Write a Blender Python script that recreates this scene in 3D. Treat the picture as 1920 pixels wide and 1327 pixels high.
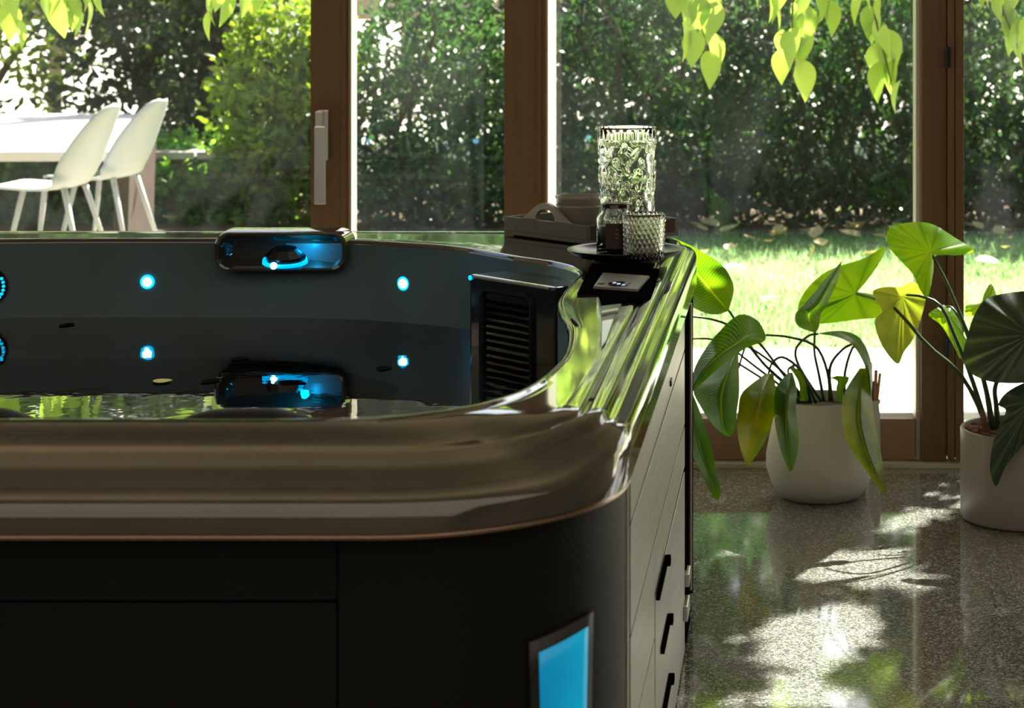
import bpy, bmesh, math, random
import numpy as np
from mathutils import Vector, Matrix
from mathutils.noise import noise as mnoise

random.seed(7)
rng = np.random.default_rng(7)
C = bpy.context.scene.collection
SC = bpy.context.scene
for o in list(bpy.data.objects):
    bpy.data.objects.remove(o)

# ------------------------------------------------------------------ camera, sky, sun, exposure
F, HX, CH = 4000.0, 1487.0, 1.518            # focal length in px (1920 wide), vanishing x, eye height
cam = bpy.data.objects.new('camera', bpy.data.cameras.new('camera'))
C.objects.link(cam)
cam.location = (0, 0, CH)
cam.rotation_euler = (math.pi / 2, 0, 0)
cam.data.sensor_width = 36
cam.data.lens = F / 1920 * 36
cam.data.shift_x = -(HX - 960) / 1920
cam.data.shift_y = -663.5 / 1920
cam.data.clip_start = 0.05
cam.data.clip_end = 300
cam.data.dof.use_dof = True
cam.data.dof.focus_distance = 5.0
cam.data.dof.aperture_fstop = 7.0
SC.camera = cam

SUN_AZ = Vector((0.386, 0.922, 0)).normalized()   # horizontal direction towards the sun
SUN_EL = math.radians(45)
world = bpy.data.worlds.new('world')
SC.world = world
world.use_nodes = True
wn = world.node_tree.nodes
wl = world.node_tree.links
wn.clear()
sky = wn.new('ShaderNodeTexSky')
sky.sky_type = 'NISHITA'
sky.sun_disc = False
sky.sun_elevation = SUN_EL
sky.sun_rotation = math.atan2(SUN_AZ.x, SUN_AZ.y)
sky.air_density = 1.0
sky.dust_density = 4.0
sky.ozone_density = 1.0
bg = wn.new('ShaderNodeBackground')
bg.inputs['Strength'].default_value = 0.34
wo = wn.new('ShaderNodeOutputWorld')
wl.new(sky.outputs[0], bg.inputs[0])
wl.new(bg.outputs[0], wo.inputs[0])

sun = bpy.data.objects.new('sun', bpy.data.lights.new('sun', 'SUN'))
C.objects.link(sun)
sun.data.energy = 32
sun.data.color = (1.0, 0.93, 0.82)
sun.data.angle = math.radians(0.6)
ldir = Vector((-SUN_AZ.x * math.cos(SUN_EL), -SUN_AZ.y * math.cos(SUN_EL), -math.sin(SUN_EL)))
sun.rotation_euler = ldir.to_track_quat('-Z', 'Y').to_euler()

al = bpy.data.lights.new('added room fill', 'AREA')  # added fill light to lift the indoor brightness, not a visible lamp
al.shape = 'RECTANGLE'
al.size, al.size_y = 8.0, 6.0
al.energy = 150
al.color = (1.0, 0.88, 0.70)
alo = bpy.data.objects.new('added_fill_light', al)
C.objects.link(alo)
alo.location = (-1.0, 0.0, 2.93)

vs = SC.view_settings
vs.view_transform = 'Standard'
vs.look = 'None'
vs.gamma = 1
vs.use_curve_mapping = False
vs.exposure = 0.0
SC.cycles.max_bounces = 10
SC.cycles.transmission_bounces = 8
SC.cycles.transparent_max_bounces = 24
SC.cycles.caustics_reflective = False
SC.cycles.caustics_refractive = False
SC.cycles.sample_clamp_indirect = 6.0


def P(px, py, Y):
    """point at distance Y that the lens sees at px, py"""
    return Vector(((px - HX) * Y / F, Y, CH - py * Y / F))


# ------------------------------------------------------------------ materials
def new_mat(name):
    m = bpy.data.materials.new(name)
    m.use_nodes = True
    nt = m.node_tree
    return m, nt, nt.nodes, nt.links, nt.nodes['Principled BSDF']


def mat(name, col, rough=0.5, metal=0.0, coat=0.0, emit=None, estr=0, trans=0.0, ior=1.45, var=0.0, vscale=8.0,
        stretch=(1, 1, 1), bump=0.0, bscale=40.0, spec=0.5):
    m, nt, N, L, b = new_mat(name)
    b.inputs['Base Color'].default_value = (*col, 1)
    b.inputs['Roughness'].default_value = rough
    b.inputs['Metallic'].default_value = metal
    b.inputs['Coat Weight'].default_value = coat
    b.inputs['Coat Roughness'].default_value = 0.04
    b.inputs['Transmission Weight'].default_value = trans
    b.inputs['IOR'].default_value = ior
    b.inputs['Specular IOR Level'].default_value = spec
    if emit:
        b.inputs['Emission Color'].default_value = (*emit, 1)
        b.inputs['Emission Strength'].default_value = estr
    tc = N.new('ShaderNodeTexCoord')
    mp = N.new('ShaderNodeMapping')
    mp.inputs['Scale'].default_value = stretch
    L.new(tc.outputs['Object'], mp.inputs[0])
    if var > 0:
        nz = N.new('ShaderNodeTexNoise')
        nz.inputs['Scale'].default_value = vscale
        nz.inputs['Detail'].default_value = 5
        L.new(mp.outputs[0], nz.inputs['Vector'])
        mx = N.new('ShaderNodeMix')
        mx.data_type = 'RGBA'
        mx.inputs['A'].default_value = (*[c * (1 - var) for c in col], 1)
        mx.inputs['B'].default_value = (*[min(1, c * (1 + var)) for c in col], 1)
        L.new(nz.outputs['Fac'], mx.inputs['Factor'])
        L.new(mx.outputs['Result'], b.inputs['Base Color'])
    if bump > 0:
        nb = N.new('ShaderNodeTexNoise')
        nb.inputs['Scale'].default_value = bscale
        nb.inputs['Detail'].default_value = 3
        L.new(mp.outputs[0], nb.inputs['Vector'])
        bp = N.new('ShaderNodeBump')
        bp.inputs['Strength'].default_value = bump
        bp.inputs['Distance'].default_value = 0.02
        L.new(nb.outputs['Fac'], bp.inputs['Height'])
        L.new(bp.outputs[0], b.inputs['Normal'])
    return m


def foliage_mat(name, c1, c2, trans=0.5, gloss=0.35, tint=(1.25, 1.25, 0.35), attr='hue', rough=0.4):
    m, nt, N, L, b = new_mat(name)
    out = N['Material Output']
    at = N.new('ShaderNodeAttribute')
    at.attribute_name = attr
    mx = N.new('ShaderNodeMix')
    mx.data_type = 'RGBA'
    mx.inputs['A'].default_value = (*c1, 1)
    mx.inputs['B'].default_value = (*c2, 1)
    L.new(at.outputs['Fac'], mx.inputs['Factor'])
    L.new(mx.outputs['Result'], b.inputs['Base Color'])
    b.inputs['Roughness'].default_value = rough
    b.inputs['Specular IOR Level'].default_value = gloss
    tr = N.new('ShaderNodeBsdfTranslucent')
    mul = N.new('ShaderNodeMix')
    mul.data_type = 'RGBA'
    mul.blend_type = 'MULTIPLY'
    mul.inputs['Factor'].default_value = 1
    mul.inputs['B'].default_value = (tint[0] * 1.6, tint[1] * 1.6, tint[2] * 1.6, 1)
    L.new(mx.outputs['Result'], mul.inputs['A'])
    L.new(mul.outputs['Result'], tr.inputs['Color'])
    ms = N.new('ShaderNodeMixShader')
    ms.inputs[0].default_value = trans
    L.new(b.outputs[0], ms.inputs[1])
    L.new(tr.outputs[0], ms.inputs[2])
    L.new(ms.outputs[0], out.inputs['Surface'])
    return m


def big_leaf_mat(name, base, rib, veins=26.0, yellow=0.0, trans=0.45, rough=0.28, radial=False):
    """leaf with ribs: UV u runs along, v across (0.5 = midrib)"""
    m, nt, N, L, b = new_mat(name)
    out = N['Material Output']
    uv = N.new('ShaderNodeUVMap')
    sep = N.new('ShaderNodeSeparateXYZ')
    L.new(uv.outputs[0], sep.inputs[0])

    def mth(op, a, b_=None, c=None):
        n = N.new('ShaderNodeMath')
        n.operation = op
        for i, x in enumerate((a, b_, c)):
            if x is None:
                continue
            if isinstance(x, (int, float)):
                n.inputs[i].default_value = x
            else:
                L.new(x, n.inputs[i])
        return n.outputs[0]
    v = mth('ABSOLUTE', mth('SUBTRACT', sep.outputs[1], 0.5))
    if radial:
        ph = mth('MULTIPLY', sep.outputs[0], veins)
    else:
        ph = mth('MULTIPLY', mth('SUBTRACT', sep.outputs[0], mth('MULTIPLY', v, 0.35)), veins)
    s = mth('POWER', mth('ABSOLUTE', mth('SINE', mth('MULTIPLY', ph, math.pi))), 14.0)
    if radial:
        fac = mth('MULTIPLY', s, 0.55)
    else:
        mid = mth('GREATER_THAN', 0.018, v)
        fac = mth('MAXIMUM', mth('MULTIPLY', s, 0.45), mid)
    nz = N.new('ShaderNodeTexNoise')
    nz.inputs['Scale'].default_value = 9
    tc = N.new('ShaderNodeTexCoord')
    L.new(tc.outputs['Object'], nz.inputs['Vector'])
    mx0 = N.new('ShaderNodeMix')
    mx0.data_type = 'RGBA'
    mx0.inputs['A'].default_value = (*base, 1)
    y2 = (base[0] + 0.30 * yellow + base[0] * .6, base[1] * 1.25 + .15 * yellow, base[2])
    mx0.inputs['B'].default_value = (*y2, 1)
    rr = N.new('ShaderNodeMapRange')
    rr.inputs['From Min'].default_value = 0.42
    rr.inputs['From Max'].default_value = 0.72
    L.new(nz.outputs['Fac'], rr.inputs['Value'])
    L.new(rr.outputs[0], mx0.inputs['Factor'])
    mx = N.new('ShaderNodeMix')
    mx.data_type = 'RGBA'
    L.new(fac, mx.inputs['Factor'])
    L.new(mx0.outputs['Result'], mx.inputs['A'])
    mx.inputs['B'].default_value = (*rib, 1)
    L.new(mx.outputs['Result'], b.inputs['Base Color'])
    b.inputs['Roughness'].default_value = rough
    bp = N.new('ShaderNodeBump')
    bp.inputs['Strength'].default_value = 0.2
    bp.inputs['Distance'].default_value = 0.004
    L.new(s, bp.inputs['Height'])
    L.new(bp.outputs[0], b.inputs['Normal'])
    tr = N.new('ShaderNodeBsdfTranslucent')
    mul = N.new('ShaderNodeMix')
    mul.data_type = 'RGBA'
    mul.blend_type = 'MULTIPLY'
    mul.inputs['Factor'].default_value = 1
    mul.inputs['B'].default_value = (4.2, 3.0, 0.4, 1)
    L.new(mx.outputs['Result'], mul.inputs['A'])
    L.new(mul.outputs['Result'], tr.inputs['Color'])
    ms = N.new('ShaderNodeMixShader')
    ms.inputs[0].default_value = trans
    L.new(b.outputs[0], ms.inputs[1])
    L.new(tr.outputs[0], ms.inputs[2])
    L.new(ms.outputs[0], out.inputs['Surface'])
    return m


def wood_mat(name, c1, c2, rough=0.4, scale=1.0, axis='Z'):
    m, nt, N, L, b = new_mat(name)
    tc = N.new('ShaderNodeTexCoord')
    mp = N.new('ShaderNodeMapping')
    st = {'Z': (30, 30, 0.8), 'X': (0.8, 30, 30), 'Y': (30, 0.8, 30)}[axis]
    mp.inputs['Scale'].default_value = tuple(scale * s for s in st)
    nz = N.new('ShaderNodeTexNoise')
    nz.inputs['Detail'].default_value = 6
    nz.inputs['Scale'].default_value = 1.5
    mx = N.new('ShaderNodeMix')
    mx.data_type = 'RGBA'
    mx.inputs['A'].default_value = (*c1, 1)
    mx.inputs['B'].default_value = (*c2, 1)
    L.new(tc.outputs['Object'], mp.inputs[0])
    L.new(mp.outputs[0], nz.inputs['Vector'])
    L.new(nz.outputs['Fac'], mx.inputs['Factor'])
    L.new(mx.outputs['Result'], b.inputs['Base Color'])
    b.inputs['Roughness'].default_value = rough
    return m


def terrazzo_mat():
    m, nt, N, L, b = new_mat('terrazzo')
    tc = N.new('ShaderNodeTexCoord')
    v = N.new('ShaderNodeTexVoronoi')
    v.inputs['Scale'].default_value = 190
    v2 = N.new('ShaderNodeTexVoronoi')
    v2.inputs['Scale'].default_value = 330
    nz = N.new('ShaderNodeTexNoise')
    nz.inputs['Scale'].default_value = 3
    for n in (v, v2, nz):
        L.new(tc.outputs['Object'], n.inputs['Vector'])
    cr = N.new('ShaderNodeValToRGB')
    e = cr.color_ramp
    e.interpolation = 'CONSTANT'
    e.elements[0].position = 0
    e.elements[0].color = (0.05, 0.056, 0.048, 1)
    e.elements[1].position = 0.32
    e.elements[1].color = (0.17, 0.178, 0.155, 1)
    for p, c in ((0.55, (0.32, 0.32, 0.285)), (0.72, (0.10, 0.108, 0.095)), (0.86, (0.6, 0.59, 0.54))):
        k = e.elements.new(p)
        k.color = (*c, 1)
    sp = N.new('ShaderNodeSeparateColor')
    L.new(v.outputs['Color'], sp.inputs[0])
    L.new(sp.outputs[0], cr.inputs[0])
    cr2 = N.new('ShaderNodeValToRGB')
    cr2.color_ramp.interpolation = 'CONSTANT'
    cr2.color_ramp.elements[0].color = (0.09, 0.098, 0.084, 1)
    cr2.color_ramp.elements[1].position = 0.6
    cr2.color_ramp.elements[1].color = (0.36, 0.36, 0.32, 1)
    sp2 = N.new('ShaderNodeSeparateColor')
    L.new(v2.outputs['Color'], sp2.inputs[0])
    L.new(sp2.outputs[1], cr2.inputs[0])
    mx = N.new('ShaderNodeMix')
    mx.data_type = 'RGBA'
    mx.inputs['Factor'].default_value = 0.45
    L.new(cr.outputs[0], mx.inputs['A'])
    L.new(cr2.outputs[0], mx.inputs['B'])
    L.new(mx.outputs['Result'], b.inputs['Base Color'])
    mr = N.new('ShaderNodeMapRange')
    mr.inputs['To Min'].default_value = 0.04
    mr.inputs['To Max'].default_value = 0.11
    L.new(nz.outputs['Fac'], mr.inputs['Value'])
    L.new(mr.outputs[0], b.inputs['Roughness'])
    b.inputs['Coat Weight'].default_value = 0.6
    b.inputs['Coat Roughness'].default_value = 0.04
    b.inputs['Specular IOR Level'].default_value = 0.7
    return m


def pane_mat():
    m, nt, N, L, b = new_mat('window glass')
    N.remove(b)
    out = N['Material Output']
    tr = N.new('ShaderNodeBsdfTransparent')
    tr.inputs[0].default_value = (0.95, 0.97, 0.96, 1)
    gl = N.new('ShaderNodeBsdfGlossy')
    gl.inputs['Roughness'].default_value = 0.0
    fr = N.new('ShaderNodeFresnel')
    geo = N.new('ShaderNodeNewGeometry')
    ir = N.new('ShaderNodeMapRange')                 # 1.5 going in, 1/1.5 coming out
    ir.inputs['To Min'].default_value = 1.5
    ir.inputs['To Max'].default_value = 1 / 1.5
    L.new(geo.outputs['Backfacing'], ir.inputs['Value'])
    L.new(ir.outputs[0], fr.inputs[0])
    m1 = N.new('ShaderNodeMixShader')
    L.new(fr.outputs[0], m1.inputs[0])
    L.new(tr.outputs[0], m1.inputs[1])
    L.new(gl.outputs[0], m1.inputs[2])
    # thin film of dust that catches the sun
    df = N.new('ShaderNodeBsdfTranslucent')
    df.inputs[0].default_value = (0.8, 0.85, 0.9, 1)
    nz = N.new('ShaderNodeTexNoise')
    nz.inputs['Scale'].default_value = 2.2
    nz.inputs['Detail'].default_value = 4
    tc = N.new('ShaderNodeTexCoord')
    L.new(tc.outputs['Object'], nz.inputs['Vector'])
    mr = N.new('ShaderNodeMapRange')
    mr.inputs['From Min'].default_value = 0.35
    mr.inputs['From Max'].default_value = 0.75
    mr.inputs['To Min'].default_value = 0.0006
    mr.inputs['To Max'].default_value = 0.0045
    L.new(nz.outputs['Fac'], mr.inputs['Value'])
    m2 = N.new('ShaderNodeMixShader')
    L.new(mr.outputs[0], m2.inputs[0])
    L.new(m1.outputs[0], m2.inputs[1])
    L.new(df.outputs[0], m2.inputs[2])
    L.new(m2.outputs[0], out.inputs['Surface'])
    return m


M = {}
M['acrylic'] = mat('tub acrylic', (0.042, 0.039, 0.031), 0.07, coat=0.8, var=0.35, vscale=6, stretch=(1, 1, 4), spec=0.6)
M['basin'] = mat('tub basin acrylic', (0.09, 0.14, 0.148), 0.32, var=0.25, vscale=4, spec=0.5)
M['skirt'] = mat('black skirt', (0.005, 0.005, 0.004), 0.5, bump=0.15, bscale=300, spec=0.25)
M['skirtframe'] = mat('light frame', (0.014, 0.014, 0.013), 0.45)
M['platemat'] = mat('black plate glaze', (0.008, 0.008, 0.007), 0.28, spec=0.3)
M['void'] = mat('black rubber joint', (0.004, 0.004, 0.004), 1.0, spec=0.0)
M['plank'] = mat('grey side panel', (0.46, 0.47, 0.44), 0.34, var=0.25, vscale=5, stretch=(1, 1, 14), spec=0.7, bump=0.05,
                 bscale=60)
M['black'] = mat('black plastic', (0.006, 0.007, 0.007), 0.3)
M['blackmatte'] = mat('matte black', (0.004, 0.004, 0.004), 0.6, spec=0.3)
M['teal'] = mat('smoky plastic', (0.008, 0.014, 0.015), 0.12, coat=0.5)
M['bead'] = mat('rim bead', (0.30, 0.2, 0.14), 0.2, metal=0.7)
M['silver'] = mat('silver edge', (0.55, 0.53, 0.48), 0.3, metal=0.9)
M['chrome'] = mat('brushed steel', (0.82, 0.84, 0.86), 0.34, metal=1.0)
M['darkwood'] = wood_mat('window wood', (0.125, 0.068, 0.030), (0.20, 0.108, 0.048), 0.35)
M['darkwoodx'] = wood_mat('window wood rail', (0.26, 0.15, 0.09), (0.36, 0.22, 0.14), 0.3, axis='X')
M['pane'] = pane_mat()
M['floor'] = terrazzo_mat()
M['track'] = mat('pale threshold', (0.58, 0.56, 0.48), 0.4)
M['wallmat'] = mat('warm plaster wall', (0.36, 0.31, 0.24), 0.8, var=0.1)
M['ceil'] = wood_mat('ceiling boards', (0.30, 0.22, 0.14), (0.38, 0.28, 0.18), 0.6, axis='Y')
M['led'] = mat('led', (0.1, 0.7, 1), 0.4, emit=(0.35, 0.85, 1.0), estr=7)
M['ledring'] = mat('led ring', (0.0, 0.3, 0.5), 0.4, emit=(0.0, 0.5, 0.95), estr=1.6)
M['ledcup'] = mat('lit cup', (0.0, 0.4, 0.6), 0.15, emit=(0.0, 0.42, 0.85), estr=1.3, trans=0.3)
M['white'] = mat('white chair plastic', (0.44, 0.45, 0.45), 0.45, var=0.04)
M['potwhite'] = mat('off white pot', (0.56, 0.53, 0.47), 0.6, var=0.05)
M['potgrey'] = mat('taupe pot', (0.30, 0.265, 0.235), 0.35, var=0.06)
M['soil'] = mat('soil', (0.06, 0.04, 0.028), 0.95, var=0.5, vscale=30, bump=0.8)
M['bark'] = mat('bark chip', (0.22, 0.085, 0.045), 0.8, var=0.5, vscale=40, bump=0.5)
M['stem'] = foliage_mat('petiole', (0.05, 0.09, 0.03), (0.09, 0.15, 0.03), 0.12, tint=(1.2, 1.2, .4))
M['stemdark'] = mat('dark petiole', (0.025, 0.05, 0.025), 0.4, var=0.3)
M['leafdark'] = big_leaf_mat('glossy strelitzia leaf', (0.018, 0.08, 0.008), (0.11, 0.20, 0.03), 34, yellow=0.05, trans=0.48)
M['leafyellow'] = big_leaf_mat('yellowing leaf', (0.06, 0.13, 0.01), (0.15, 0.20, 0.02), 34, yellow=0.35, trans=0.42)
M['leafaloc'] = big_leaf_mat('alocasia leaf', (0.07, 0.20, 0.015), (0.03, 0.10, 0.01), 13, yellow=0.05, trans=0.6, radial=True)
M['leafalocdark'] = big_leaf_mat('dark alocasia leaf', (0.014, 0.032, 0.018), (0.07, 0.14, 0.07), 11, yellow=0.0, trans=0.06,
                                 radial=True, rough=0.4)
M['leafpale'] = big_leaf_mat('pale alocasia leaf', (0.12, 0.20, 0.08), (0.10, 0.17, 0.06), 11, yellow=0.05, trans=0.5,
                             radial=True, rough=0.6)
M['hedge'] = foliage_mat('oleander leaves', (0.016, 0.046, 0.027), (0.068, 0.135, 0.062), 0.33, tint=(1.1, 1.25, .5))
M['bush'] = foliage_mat('bush leaves', (0.07, 0.13, 0.025), (0.26, 0.34, 0.06), 0.5)
M['ivy'] = foliage_mat('ivy leaves', (0.07, 0.19, 0.05), (0.24, 0.42, 0.10), 0.5)
M['fartree'] = foliage_mat('far tree leaves', (0.03, 0.055, 0.03), (0.10, 0.14, 0.06), 0.35)
M['canopy'] = foliage_mat('canopy leaves', (0.10, 0.2, 0.03), (0.22, 0.30, 0.05), 0.4)
M['vine'] = foliage_mat('vine leaves', (0.17, 0.27, 0.07), (0.34, 0.42, 0.12), 0.5, tint=(1.1, 1.15, .5))
M['branch'] = mat('branch bark', (0.11, 0.08, 0.055), 0.9, var=0.3, bump=0.5)
M['lawn'] = mat('lawn ground', (0.20, 0.24, 0.11), 0.9, var=0.45, vscale=14, bump=0.5, bscale=60, spec=0.1)
M['grass'] = foliage_mat('grass blades', (0.16, 0.26, 0.12), (0.38, 0.48, 0.30), 0.42, gloss=0.2, rough=0.6, tint=(1.0, 1.2, .8))
M['paving'] = mat('pale paving', (0.62, 0.58, 0.50), 0.85, var=0.12, vscale=6)
M['litter'] = mat('brown leaf litter', (0.13, 0.085, 0.05), 0.95, var=0.5, vscale=20, bump=0.8)
M['stone'] = mat('wall stone', (0.36, 0.33, 0.27), 0.9, var=0.3, vscale=9, bump=0.6, bscale=20)
M['stonecap'] = mat('cap stone', (0.5, 0.47, 0.42), 0.9, var=0.3, vscale=9, bump=0.4, bscale=20)
M['tabletop'] = mat('white table slab', (0.66, 0.6, 0.54), 0.6, var=0.08)
M['rust'] = mat('brown table leg', (0.07, 0.04, 0.026), 0.8, var=0.4, vscale=12)
M['fallen'] = foliage_mat('fallen leaf', (0.45, 0.36, 0.16), (0.62, 0.50, 0.22), 0.3, tint=(1, 1, .6))
M['glass'] = mat('clear glass', (0.97, 0.99, 0.97), 0.02, trans=1.0, ior=1.45)
M['hob'] = mat('smoky ribbed glass', (0.86, 0.85, 0.80), 0.03, trans=1.0, ior=1.45)
M['wax'] = mat('dark brown wax', (0.05, 0.02, 0.012), 0.45, var=0.3)
M['label'] = mat('brown label', (0.035, 0.022, 0.016), 0.6)
M['print'] = mat('label print', (0.25, 0.22, 0.18), 0.6)
M['traymat'] = mat('grey wooden tray', (0.13, 0.13, 0.12), 0.6, var=0.2, vscale=10, stretch=(1, 8, 8))
M['bowl'] = mat('grey ceramic bowl', (0.27, 0.26, 0.23), 0.35, var=0.1)
M['panelgrey'] = mat('control panel grey', (0.17, 0.165, 0.15), 0.35)
M['display'] = mat('panel display', (0.02, 0.02, 0.03), 0.08, coat=1)
M['icon'] = mat('display digits', (0.4, 0.45, 0.6), 0.4, emit=(0.6, 0.68, 0.95), estr=0.7)
M['terracotta'] = mat('terracotta', (0.50, 0.21, 0.11), 0.75, var=0.2)
M['twig'] = mat('grey twig', (0.11, 0.10, 0.09), 0.8)
M['yellowleaf'] = mat('yellow floating leaf', (0.60, 0.50, 0.06), 0.5)
M['darkleaf'] = mat('dark floating leaf', (0.012, 0.014, 0.012), 0.9, spec=0.0)


def water_mat():
    m, nt, N, L, b = new_mat('tub water')
    b.inputs['Base Color'].default_value = (0.5, 0.68, 0.68, 1)
    b.inputs['Transmission Weight'].default_value = 1.0
    b.inputs['IOR'].default_value = 1.55
    b.inputs['Roughness'].default_value = 0.0
    nz = N.new('ShaderNodeTexNoise')
    nz.inputs['Scale'].default_value = 14
    nz.inputs['Detail'].default_value = 2
    tc = N.new('ShaderNodeTexCoord')
    L.new(tc.outputs['Object'], nz.inputs['Vector'])
    bp = N.new('ShaderNodeBump')
    bp.inputs['Strength'].default_value = 0.05
    bp.inputs['Distance'].default_value = 0.006
    L.new(nz.outputs['Fac'], bp.inputs['Height'])
    L.new(bp.outputs[0], b.inputs['Normal'])
    return m


M['water'] = water_mat()


def corner_light_mat():
    m, nt, N, L, b = new_mat('blue corner light')
    tc = N.new('ShaderNodeTexCoord')
    nz = N.new('ShaderNodeTexNoise')
    nz.inputs['Scale'].default_value = 7
    nz.inputs['Detail'].default_value = 1
    L.new(tc.outputs['Object'], nz.inputs['Vector'])
    mx = N.new('ShaderNodeMix')
    mx.data_type = 'RGBA'
    mx.inputs['A'].default_value = (0.0, 0.06, 0.28, 1)
    mx.inputs['B'].default_value = (0.0, 0.52, 0.72, 1)
    L.new(nz.outputs['Fac'], mx.inputs['Factor'])
    L.new(mx.outputs['Result'], b.inputs['Emission Color'])
    b.inputs['Emission Strength'].default_value = 0.8
    b.inputs['Base Color'].default_value = (0.0, 0.05, 0.1, 1)
    b.inputs['Roughness'].default_value = 0.3
    return m


M['cornerlight'] = corner_light_mat()


# ------------------------------------------------------------------ object helpers
def tag(o, label=None, cat=None, group=None, kind=None):
    if label:
        o['label'] = label
    if cat:
        o['category'] = cat
    if group:
        o['group'] = group
    if kind:
        o['kind'] = kind
    return o


def link(name, me, m, parent=None):
    if m is not None:
        me.materials.append(m)
    o = bpy.data.objects.new(name, me)
    C.objects.link(o)
    if parent is not None:
        o.parent = parent
        o.matrix_parent_inverse = Matrix.Identity(4)
        o.location = -world_loc(parent)
    return o


def world_loc(o):
    v = Vector((0, 0, 0))
    while o is not None:
        v += Vector(o.location)
        o = o.parent
    return v


def obj(name, bm, m, parent=None, smooth=False):
    me = bpy.data.meshes.new(name)
    bm.normal_update()
    bm.to_mesh(me)
    bm.free()
    if smooth:
        me.polygons.foreach_set('use_smooth', [True] * len(me.polygons))
    return link(name, me, m, parent)


def autosmooth(o, ang=40):
    me = o.data
    me.polygons.foreach_set('use_smooth', [True] * len(me.polygons))
    me.set_sharp_from_angle(angle=math.radians(ang))
    return o


def empty(name, loc, label=None, cat=None, group=None, kind=None):
    o = bpy.data.objects.new(name, None)
    C.objects.link(o)
    o.location = loc
    o.empty_display_size = 0.05
    return tag(o, label, cat, group, kind)


def box(bm, lo, hi, bevel=0.0):
    lo, hi = Vector(lo), Vector(hi)
    r = bmesh.ops.create_cube(bm, size=1)
    for v in r['verts']:
        v.co = Vector([(lo[i] + hi[i]) / 2 + v.co[i] * (hi[i] - lo[i]) for i in range(3)])
    if bevel > 0:
        es = set()
        for v in r['verts']:
            es.update(v.link_edges)
        bmesh.ops.bevel(bm, geom=list(es), offset=bevel, segments=2, affect='EDGES', profile=0.7)
    return bm


def boxo(name, lo, hi, m, parent=None, bevel=0.0):
    return obj(name, box(bmesh.new(), lo, hi, bevel), m, parent)


def obox(bm, cen, size, rot, bevel=0.0):
    r = bmesh.ops.create_cube(bm, size=1)
    vs_ = r['verts']
    for v in vs_:
        v.co = Vector((v.co.x * size[0], v.co.y * size[1], v.co.z * size[2]))
    if bevel > 0:
        es = set()
        for v in vs_:
            es.update(v.link_edges)
        rr = bmesh.ops.bevel(bm, geom=list(es), offset=bevel, segments=2, affect='EDGES', profile=0.7)
        vs_ = list({v for f in rr['faces'] for v in f.verts} | {v for v in vs_ if v.is_valid})
    mtx = Matrix.Translation(Vector(cen)) @ rot.to_4x4()
    for v in vs_:
        v.co = mtx @ v.co
    return bm


def tube(bm, pts, rad, seg=8, cap=True):
    pts = [Vector(p) for p in pts]
    n = len(pts)
    rads = rad if isinstance(rad, (list, tuple)) else [rad] * n
    rings = []
    up = Vector((0.13, 0.31, 0.94)).normalized()
    prev = None
    for i, p in enumerate(pts):
        d = (pts[min(i + 1, n - 1)] - pts[max(i - 1, 0)]).normalized()
        if prev is None:
            a = d.cross(up)
            if a.length < 1e-3:
                a = d.cross(Vector((1, 0, 0)))
            a.normalize()
        else:
            a = (prev - d * prev.dot(d)).normalized()
        prev = a
        b_ = d.cross(a)
        rings.append([bm.verts.new(p + (a * math.cos(t) + b_ * math.sin(t)) * rads[i])
                      for t in (2 * math.pi * k / seg for k in range(seg))])
    for i in range(n - 1):
        for k in range(seg):
            bm.faces.new((rings[i][k], rings[i][(k + 1) % seg], rings[i + 1][(k + 1) % seg], rings[i + 1][k]))
    if cap:
        bm.faces.new(rings[0][::-1])
        bm.faces.new(rings[-1])
    return bm


def lathe(bm, prof, cen, seg=48, fn=None, closed_bottom=True):
    """prof: (r, z) list; r==0 collapses"""
    rings = []
    for (r, z) in prof:
        if r < 1e-6:
            rings.append([bm.verts.new((cen[0], cen[1], cen[2] + z))])
        else:
            ring = []
            for k in range(seg):
                t = 2 * math.pi * k / seg
                rr = r + (fn(t, r, z) if fn else 0)
                ring.append(bm.verts.new((cen[0] + rr * math.cos(t), cen[1] + rr * math.sin(t), cen[2] + z)))
            rings.append(ring)
    for a, b_ in zip(rings[:-1], rings[1:]):
        if len(a) == 1 and len(b_) == 1:
            continue
        for k in range(seg):
            k2 = (k + 1) % seg
            if len(a) == 1:
                bm.faces.new((a[0], b_[k2], b_[k]))
            elif len(b_) == 1:
                bm.faces.new((a[k], a[k2], b_[0]))
            else:
                bm.faces.new((a[k], a[k2], b_[k2], b_[k]))
    bmesh.ops.recalc_face_normals(bm, faces=bm.faces)
    return bm


def crom(pts, n):
    """Catmull-Rom resample of a list of tuples (any dim) to n samples, by index"""
    A = np.array([list(p) for p in pts], float)
    k = len(A)
    out = []
    for i in range(n):
        t = i / (n - 1) * (k - 1)
        j = min(int(t), k - 2)
        u = t - j
        p0, p1, p2, p3 = A[max(j - 1, 0)], A[j], A[j + 1], A[min(j + 2, k - 1)]
        out.append(0.5 * ((2 * p1) + (-p0 + p2) * u + (2 * p0 - 5 * p1 + 4 * p2 - p3) * u * u + (-p0 + 3 * p1 - 3 * p2 + p3) * u ** 3))
    return out


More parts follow.
